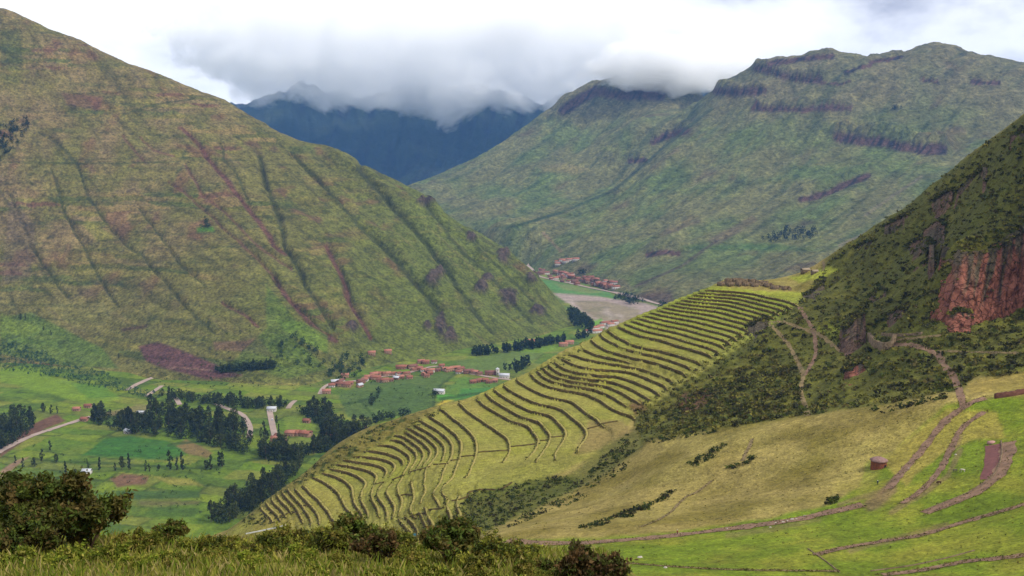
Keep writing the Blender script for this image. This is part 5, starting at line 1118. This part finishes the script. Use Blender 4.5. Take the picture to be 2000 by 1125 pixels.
# ---- people and animals (a few pixels tall)
def skin_mesh(name, verts, edges, radii, colf):
    me = bpy.data.meshes.new(name + '_frame'); me.from_pydata(verts, edges, []); o_ = bpy.data.objects.new(name, me); COL.objects.link(o_)
    sk = o_.modifiers.new('skin', 'SKIN'); sk.use_smooth_shade = True; o_.modifiers.new('sub', 'SUBSURF').levels = 1
    for v, r_ in zip(me.skin_vertices[0].data, radii): v.radius = (r_, r_)
    me.skin_vertices[0].data[0].use_root = True
    dg = bpy.context.evaluated_depsgraph_get(); nm = bpy.data.meshes.new_from_object(o_.evaluated_get(dg)); bpy.data.objects.remove(o_)
    V = np.array([v.co[:] for v in nm.vertices]); a = nm.color_attributes.new('Col', 'FLOAT_COLOR', 'POINT'); c4 = np.ones((len(V), 4), np.float32); c4[:, :3] = colf(V); a.data.foreach_set('color', c4.ravel()); nm.name = name
    return nm
mat_fig = mat_attr('cloth_and_skin', (8,), (0.1,), 0)
def person_mesh(jacket, trousers):
    v = [(0, 0, .95), (0, 0, 1.2), (0, 0, 1.42), (0, 0, 1.52), (0, .02, 1.64), (.2, 0, 1.38), (.27, .03, 1.12), (.24, .16, .92), (.24, .22, .84), (-.2, 0, 1.38), (-.28, 0, 1.12), (-.27, .1, .9), (-.27, .13, .81), (.1, 0, .9), (.11, .04, .5), (.11, 0, .1), (.11, .13, .04), (-.1, 0, .9), (-.11, -.02, .5), (-.11, -.08, .1), (-.11, .05, .04)]
    e = [(0, 1), (1, 2), (2, 3), (3, 4), (2, 5), (5, 6), (6, 7), (7, 8), (2, 9), (9, 10), (10, 11), (11, 12), (0, 13), (13, 14), (14, 15), (15, 16), (0, 17), (17, 18), (18, 19), (19, 20)]
    r_ = [.15, .15, .14, .06, .11, .07, .05, .04, .035, .07, .05, .04, .035, .1, .075, .05, .045, .1, .075, .05, .045]
    def cf(V):
        c_ = np.tile(np.array(jacket), (len(V), 1)); c_[V[:, 2] < .92] = trousers; c_[V[:, 2] > 1.5] = (0.3, 0.16, 0.1); c_[(V[:, 2] < .9) & (np.abs(V[:, 0]) > .2)] = (0.3, 0.16, 0.1); return c_
    return skin_mesh('body', v, e, r_, cf)
V, Fq = tube([(0, 0.02, 1.70), (0, 0.02, 1.72), (0, 0.02, 1.73), (0, 0.02, 1.83)], [.21, .21, .12, .09], 14); Fq = np.vstack([Fq])
hat_me = mesh_np('hat', V, Fq, [[42, 43 + k, 44 + k] for k in range(12)]); strawm = mat_plain('straw_hat', pc(226, 222, 208), 8, 0.1)
for px, py, jk, tr_, rz, lab in [(1714, 947, pc(50, 70, 110), pc(34, 40, 56), 2.4, 'person in dark blue with a pale hat walking below the hut'), (1323, 1044, pc(170, 60, 44), pc(60, 52, 50), 0.6, 'person in a red top standing at the edge of the footpath')]:
    p = NEAR.hit(px, py); e_ = empty('person', tuple(p), rz); link('body', person_mesh(jk, tr_), mat_fig, e_); link('hat', hat_me, strawm, e_); tag(e_, lab, 'person')
def alpaca_mesh(col):
    v = [(-.45, 0, .78), (0, 0, .8), (.42, 0, .84), (.62, 0, .82), (.8, 0, .5), (.92, 0, .3), (.32, .14, .7), (.34, .15, .38), (.33, .15, .04), (.32, -.14, .7), (.4, -.15, .38), (.38, -.15, .04), (-.42, .14, .66), (-.36, .15, .45), (-.5, .15, .3), (-.48, .15, .04), (-.42, -.14, .66), (-.4, -.15, .45), (-.55, -.15, .3), (-.54, -.15, .04), (-.62, 0, .84), (-.72, 0, .7), (.78, .07, .56), (.74, .11, .62), (.78, -.07, .56), (.74, -.11, .62)]
    e = [(0, 1), (1, 2), (2, 3), (3, 4), (4, 5), (2, 6), (6, 7), (7, 8), (2, 9), (9, 10), (10, 11), (0, 12), (12, 13), (13, 14), (14, 15), (0, 16), (16, 17), (17, 18), (18, 19), (0, 20), (20, 21), (4, 22), (22, 23), (4, 24), (24, 25)]
    r_ = [.22, .24, .22, .13, .1, .06, .11, .06, .05, .11, .06, .05, .13, .08, .05, .05, .13, .08, .05, .05, .07, .04, .03, .02, .03, .02]
    return skin_mesh('alpaca', v, e, r_, lambda V: np.tile(np.array(col), (len(V), 1)))
for px, py, cl_, rz, lab in [(1865, 922, pc(110, 100, 84), 0.3, 'greyish animal grazing in the bowl, left of its paler companion'), (1880, 922, pc(214, 204, 184), 2.7, 'pale animal grazing in the bowl beside a darker one'), (1834, 946, pc(70, 42, 30), 3.2, 'dark brown animal grazing alone in the bowl')]:
    p = NEAR.hit(px, py); tag(link('grazing_animal', alpaca_mesh(cl_), mat_fig, None, (p[0], p[1], p[2] - 0.02), (0, 0, rz), (1.25, 1.25, 1.25)), lab, 'animal')

# ================================================================== foreground slope with shrubs and grass
def fg_z(x, y):
    x = np.asarray(x, float); y = np.asarray(y, float)
    z = -2.05 - 0.328 * y - 0.16 * np.maximum(0, y - 23.5)**1.45
    z = z - 0.75 * np.maximum(0, x - (0.105 * y - 0.2))**1.15 + 0.03 * np.clip(-x, 0, 20)
    return z + 0.22 * fbm(x / 3.1, y / 3.1, 3) + 0.07 * fbm(x / 0.8, y / 0.8, 2)
gx, gy = np.meshgrid(np.linspace(-34, 22, 190), np.linspace(-8, 52, 200)); gz = fg_z(gx, gy)
cc = np.broadcast_to(pc(140, 134, 60), gx.shape + (3,)).copy(); cc = lerpc(cc, smooth(-.1, .4, fbm(gx / 1.6, gy / 1.6, 4)), pc(84, 92, 30)); cc = lerpc(cc, smooth(.2, .5, fbm(gx / 2.3 + 9, gy / 2.3, 3)) * .6, pc(140, 120, 76))
tag(link('foreground_slope', mesh_np('foreground_slope', np.stack([gx, gy, gz], -1).reshape(-1, 3), grid_faces(200, 190), col=cc.reshape(-1, 3), smooth_=True), mat_attr('meadow', (1.2, 6), (.25, .35), .8, 5, bdist=.1)), 'grassy slope in the foreground below the viewpoint', 'slope', kind='structure')
def shrub_meshes(seed, rad, hgt, nleaf, cols_, leaf=0.034, spiky=0.3):
    rng = np.random.default_rng(seed); lobes = []
    for i in range(11):
        a = rng.random() * 6.283; r_ = rad * 0.72 * math.sqrt(rng.random()); lobes.append((r_ * math.cos(a), r_ * math.sin(a), hgt * (0.25 + 0.6 * rng.random() * (1 - 0.5 * r_ / rad)), rad * rng.uniform(0.22, 0.42)))
    per = nleaf // 11; cs = []; cl = []; ends = []
    for lx, ly, lz, lr in lobes:
        nsp = 26; d = rng.standard_normal((nsp, 3)); d[:, 2] = np.abs(d[:, 2]) * 1.1 + 0.1; d /= np.linalg.norm(d, axis=1)[:, None]
        le = lr * (0.75 + spiky * rng.standard_normal(nsp)); k = rng.integers(nsp, size=per); t = rng.random(per)**0.6
        c_ = np.array([lx, ly, lz]) + d[k] * (le[k] * t)[:, None] + rng.standard_normal((per, 3)) * 0.03 * (0.5 + rad); cs.append(c_); ends.append((lx, ly, lz))
        b_ = np.array(cols_)[rng.integers(len(cols_), size=nsp)][k]; cl.append(b_ * (0.55 + 0.8 * rng.random((per, 1))))
    cs = np.vstack(cs); cl = np.vstack(cl); cs[:, 2] = np.maximum(cs[:, 2], 0.02)
    V, Fq = leaf_cards(cs, leaf * (0.6 + 0.8 * rng.random(len(cs))), rng, 0, 1.5)
    fol = mesh_np('foliage', V, Fq, col=np.repeat(cl, 4, 0)); br = []
    for ex, ey, ez in ends: br.append(tube([(0.06 * rng.standard_normal(), 0.06 * rng.standard_normal(), -0.1), (ex * .4, ey * .4, ez * .55), (ex, ey, ez), (ex * 1.15, ey * 1.15, ez + rad * .3)], [.022, .016, .01, .003], 5))
    V, Fq = join(br); return fol, mesh_np('branches', V, Fq)
mat_fgl = foliage_mat('shrub_foliage', None, 0.22); mat_twig = mat_plain('twig', pc(86, 68, 50), 6, 0.3)
dkb = [pc(86, 90, 34), pc(104, 96, 42), pc(70, 82, 30), pc(120, 102, 54), pc(100, 114, 40), pc(80, 98, 34)]; olv = [pc(124, 128, 42), pc(148, 146, 52), pc(104, 114, 36), pc(156, 140, 66)]; ylw = [pc(156, 160, 52), pc(132, 148, 42), pc(176, 168, 76), pc(114, 132, 38)]; rdb = [pc(92, 72, 42), pc(78, 70, 34), pc(112, 86, 50), pc(86, 92, 36)]
SHR = {'big': shrub_meshes(1, 1.3, 1.75, 20000, dkb), 'dark': shrub_meshes(2, 0.85, 1.05, 9000, dkb), 'olive': shrub_meshes(3, 0.65, 0.5, 6500, olv, 0.03), 'yellow': shrub_meshes(4, 0.55, 0.3, 5000, ylw, 0.028), 'red': shrub_meshes(5, 0.65, 1.0, 7000, rdb, spiky=0.5), 'olive2': shrub_meshes(6, 0.9, 0.62, 9000, olv + dkb[:3], 0.03)}
def fshrub(kind, px, y, s, label, group=None, rz=None):
    x = float(ray(px, 1080)[0]) * y; e_ = empty('shrub', (x, y, float(fg_z(x, y)) - 0.04), random.random() * 6.28 if rz is None else rz, s)
    f_, b_ = SHR[kind]; link('foliage', f_, mat_fgl, e_); link('branches', b_, mat_twig, e_); tag(e_, label, 'shrub', group)
fshrub('big', 95, 20.5, 1.12, 'big dark brown-green bush at the bottom left corner')
fshrub('big', 25, 22.0, 1.1, 'dark bush at the left frame edge behind the big one', rz=2.0)
fshrub('dark', 175, 21.5, 1.3, 'dark bush at the right flank of the big corner bush')
fshrub('dark', 60, 19.0, 0.9, 'low dark bush in front of the big corner bush')
fshrub('olive', 270, 21.5, 0.9, 'olive shrub just to the right of the big corner bush'); fshrub('dark', 330, 23.0, 0.6, 'small dark shrub on the grass lip beyond the olive shrub')
fshrub('olive2', 620, 21.5, 0.85, 'wide olive shrub hiding the foot of the lowest terraces'); fshrub('dark', 700, 22.0, 0.9, 'dark shrub beside the wide olive shrub, before the terraces')
fshrub('red', 735, 20.0, 0.8, 'reddish brown shrub in the middle of the bottom edge'); fshrub('olive', 800, 19.5, 0.75, 'olive shrub between the reddish shrub and the tall dark one'); fshrub('dark', 880, 20.5, 0.95, 'tall dark shrub below the gully thicket')
fshrub('olive2', 520, 20.5, 0.75, 'olive shrub left of the wide one, under the terrace foot'); fshrub('olive2', 430, 21.5, 0.6, 'low olive shrub on the grass lip under the white pipe'); fshrub('olive2', 770, 21.8, 0.8, 'olive shrub behind the reddish shrub in the bottom centre'); fshrub('olive2', 1010, 20.0, 0.75, 'olive shrub at the left end of the wide footpath'); fshrub('olive2', 960, 19.5, 0.8, 'spreading olive shrub left of the footpath end'); fshrub('yellow', 850, 17.5, 0.9, 'yellow-green shrub low in the centre of the bottom edge'); fshrub('olive', 1040, 18.0, 0.7, 'olive shrub under the start of the footpath')
fshrub('red', 1135, 16.5, 0.95, 'dark reddish bush standing against the bright green bowl'); fshrub('red', 1190, 16.0, 0.75, 'smaller reddish bush to the right of the dark reddish one'); fshrub('dark', 1090, 17.0, 0.55, 'small dark shrub at the left foot of the reddish bushes')
for i, (px, y, k, s) in enumerate([(380,22,'yellow',.8),(440,22.5,'olive',.6),(500,21,'yellow',.9),(545,22.5,'olive',.8),(210,18.5,'yellow',.9),(130,17.5,'yellow',.9),(320,18.5,'yellow',.7),(420,19,'olive',.6),(480,17.5,'yellow',.7),(580,18.5,'yellow',.8),(660,18,'olive',.6),(740,17,'yellow',.7),(930,17.2,'olive',.6),(1000,16.6,'yellow',.7),(20,17.5,'yellow',.9),(350,16.8,'olive',.5),(620,16.5,'yellow',.6),(260,16.6,'yellow',.7),(1060,16,'olive',.6),(780,22.5,'olive',.7),(830,22.8,'yellow',.7)]):
    fshrub(k, px, y, s, 'low yellow-green herb clump in the foreground grass' if k == 'yellow' else 'low olive herb clump in the foreground grass', 'yellow-green clumps in the foreground' if k == 'yellow' else 'olive clumps in the foreground')
# grass
gr = np.random.default_rng(14); n = 34000; y = gr.uniform(12.5, 26.5, n); u_ = gr.uniform(-0.56, 0.125, n); x = u_ * y; z = fg_z(x, y)
den = fbm(x / 1.2, y / 1.2, 3) > -0.3; x, y, z = x[den], y[den], z[den]; n = len(x)
h_ = 0.05 + 0.2 * gr.random(n)**2.2 + 0.05 * (fbm(x / 1.5, y / 1.5, 2) > 0.1); a = gr.random(n) * 6.283; lean = h_ * gr.uniform(0.1, 0.7, n); wd = 0.008 + 0.006 * gr.random(n); b = gr.random(n) * 6.283
dx, dy = np.cos(a) * lean, np.sin(a) * lean; wx, wy = np.cos(b) * wd, np.sin(b) * wd
V = np.stack([np.column_stack([x - wx, y - wy, z - 0.02]), np.column_stack([x + wx, y + wy, z - 0.02]), np.column_stack([x + dx * .4 + wx * .7, y + dy * .4 + wy * .7, z + h_ * .6]), np.column_stack([x + dx, y + dy, z + h_])], 1).reshape(-1, 3)
gcol = np.array([pc(170, 164, 74), pc(140, 154, 50), pc(196, 178, 112), pc(118, 138, 42), pc(158, 160, 62)])[gr.integers(5, size=n)] * (0.75 + 0.5 * gr.random((n, 1)))
tag(link('foreground_grass', mesh_np('foreground_grass', V, np.arange(4 * n).reshape(-1, 4), col=np.repeat(gcol, 4, 0)), mat_shrub), 'rough green and straw grass along the bottom edge', 'grass', kind='stuff')

# things of one small group are told apart by their order across the view
ORD = 'first second third fourth fifth sixth seventh eighth ninth tenth eleventh twelfth thirteenth fourteenth fifteenth sixteenth seventeenth eighteenth nineteenth twentieth twenty-first twenty-second twenty-third twenty-fourth twenty-fifth twenty-sixth'.split()
grp = {}
for o_ in COL.objects:
    if o_.parent is None and o_.get('group'): grp.setdefault((o_['group'], o_['label']), []).append(o_)
for (g_, lb), mem in grp.items():
    if 1 < len(mem) <= 26 and len(lb.split()) <= 12:
        mem.sort(key=lambda q: float(project(*[np.float64(v_) for v_ in q.location])[0]))
        for i, q in enumerate(mem): q['label'] = lb + ', ' + ORD[i] + ' from the left'
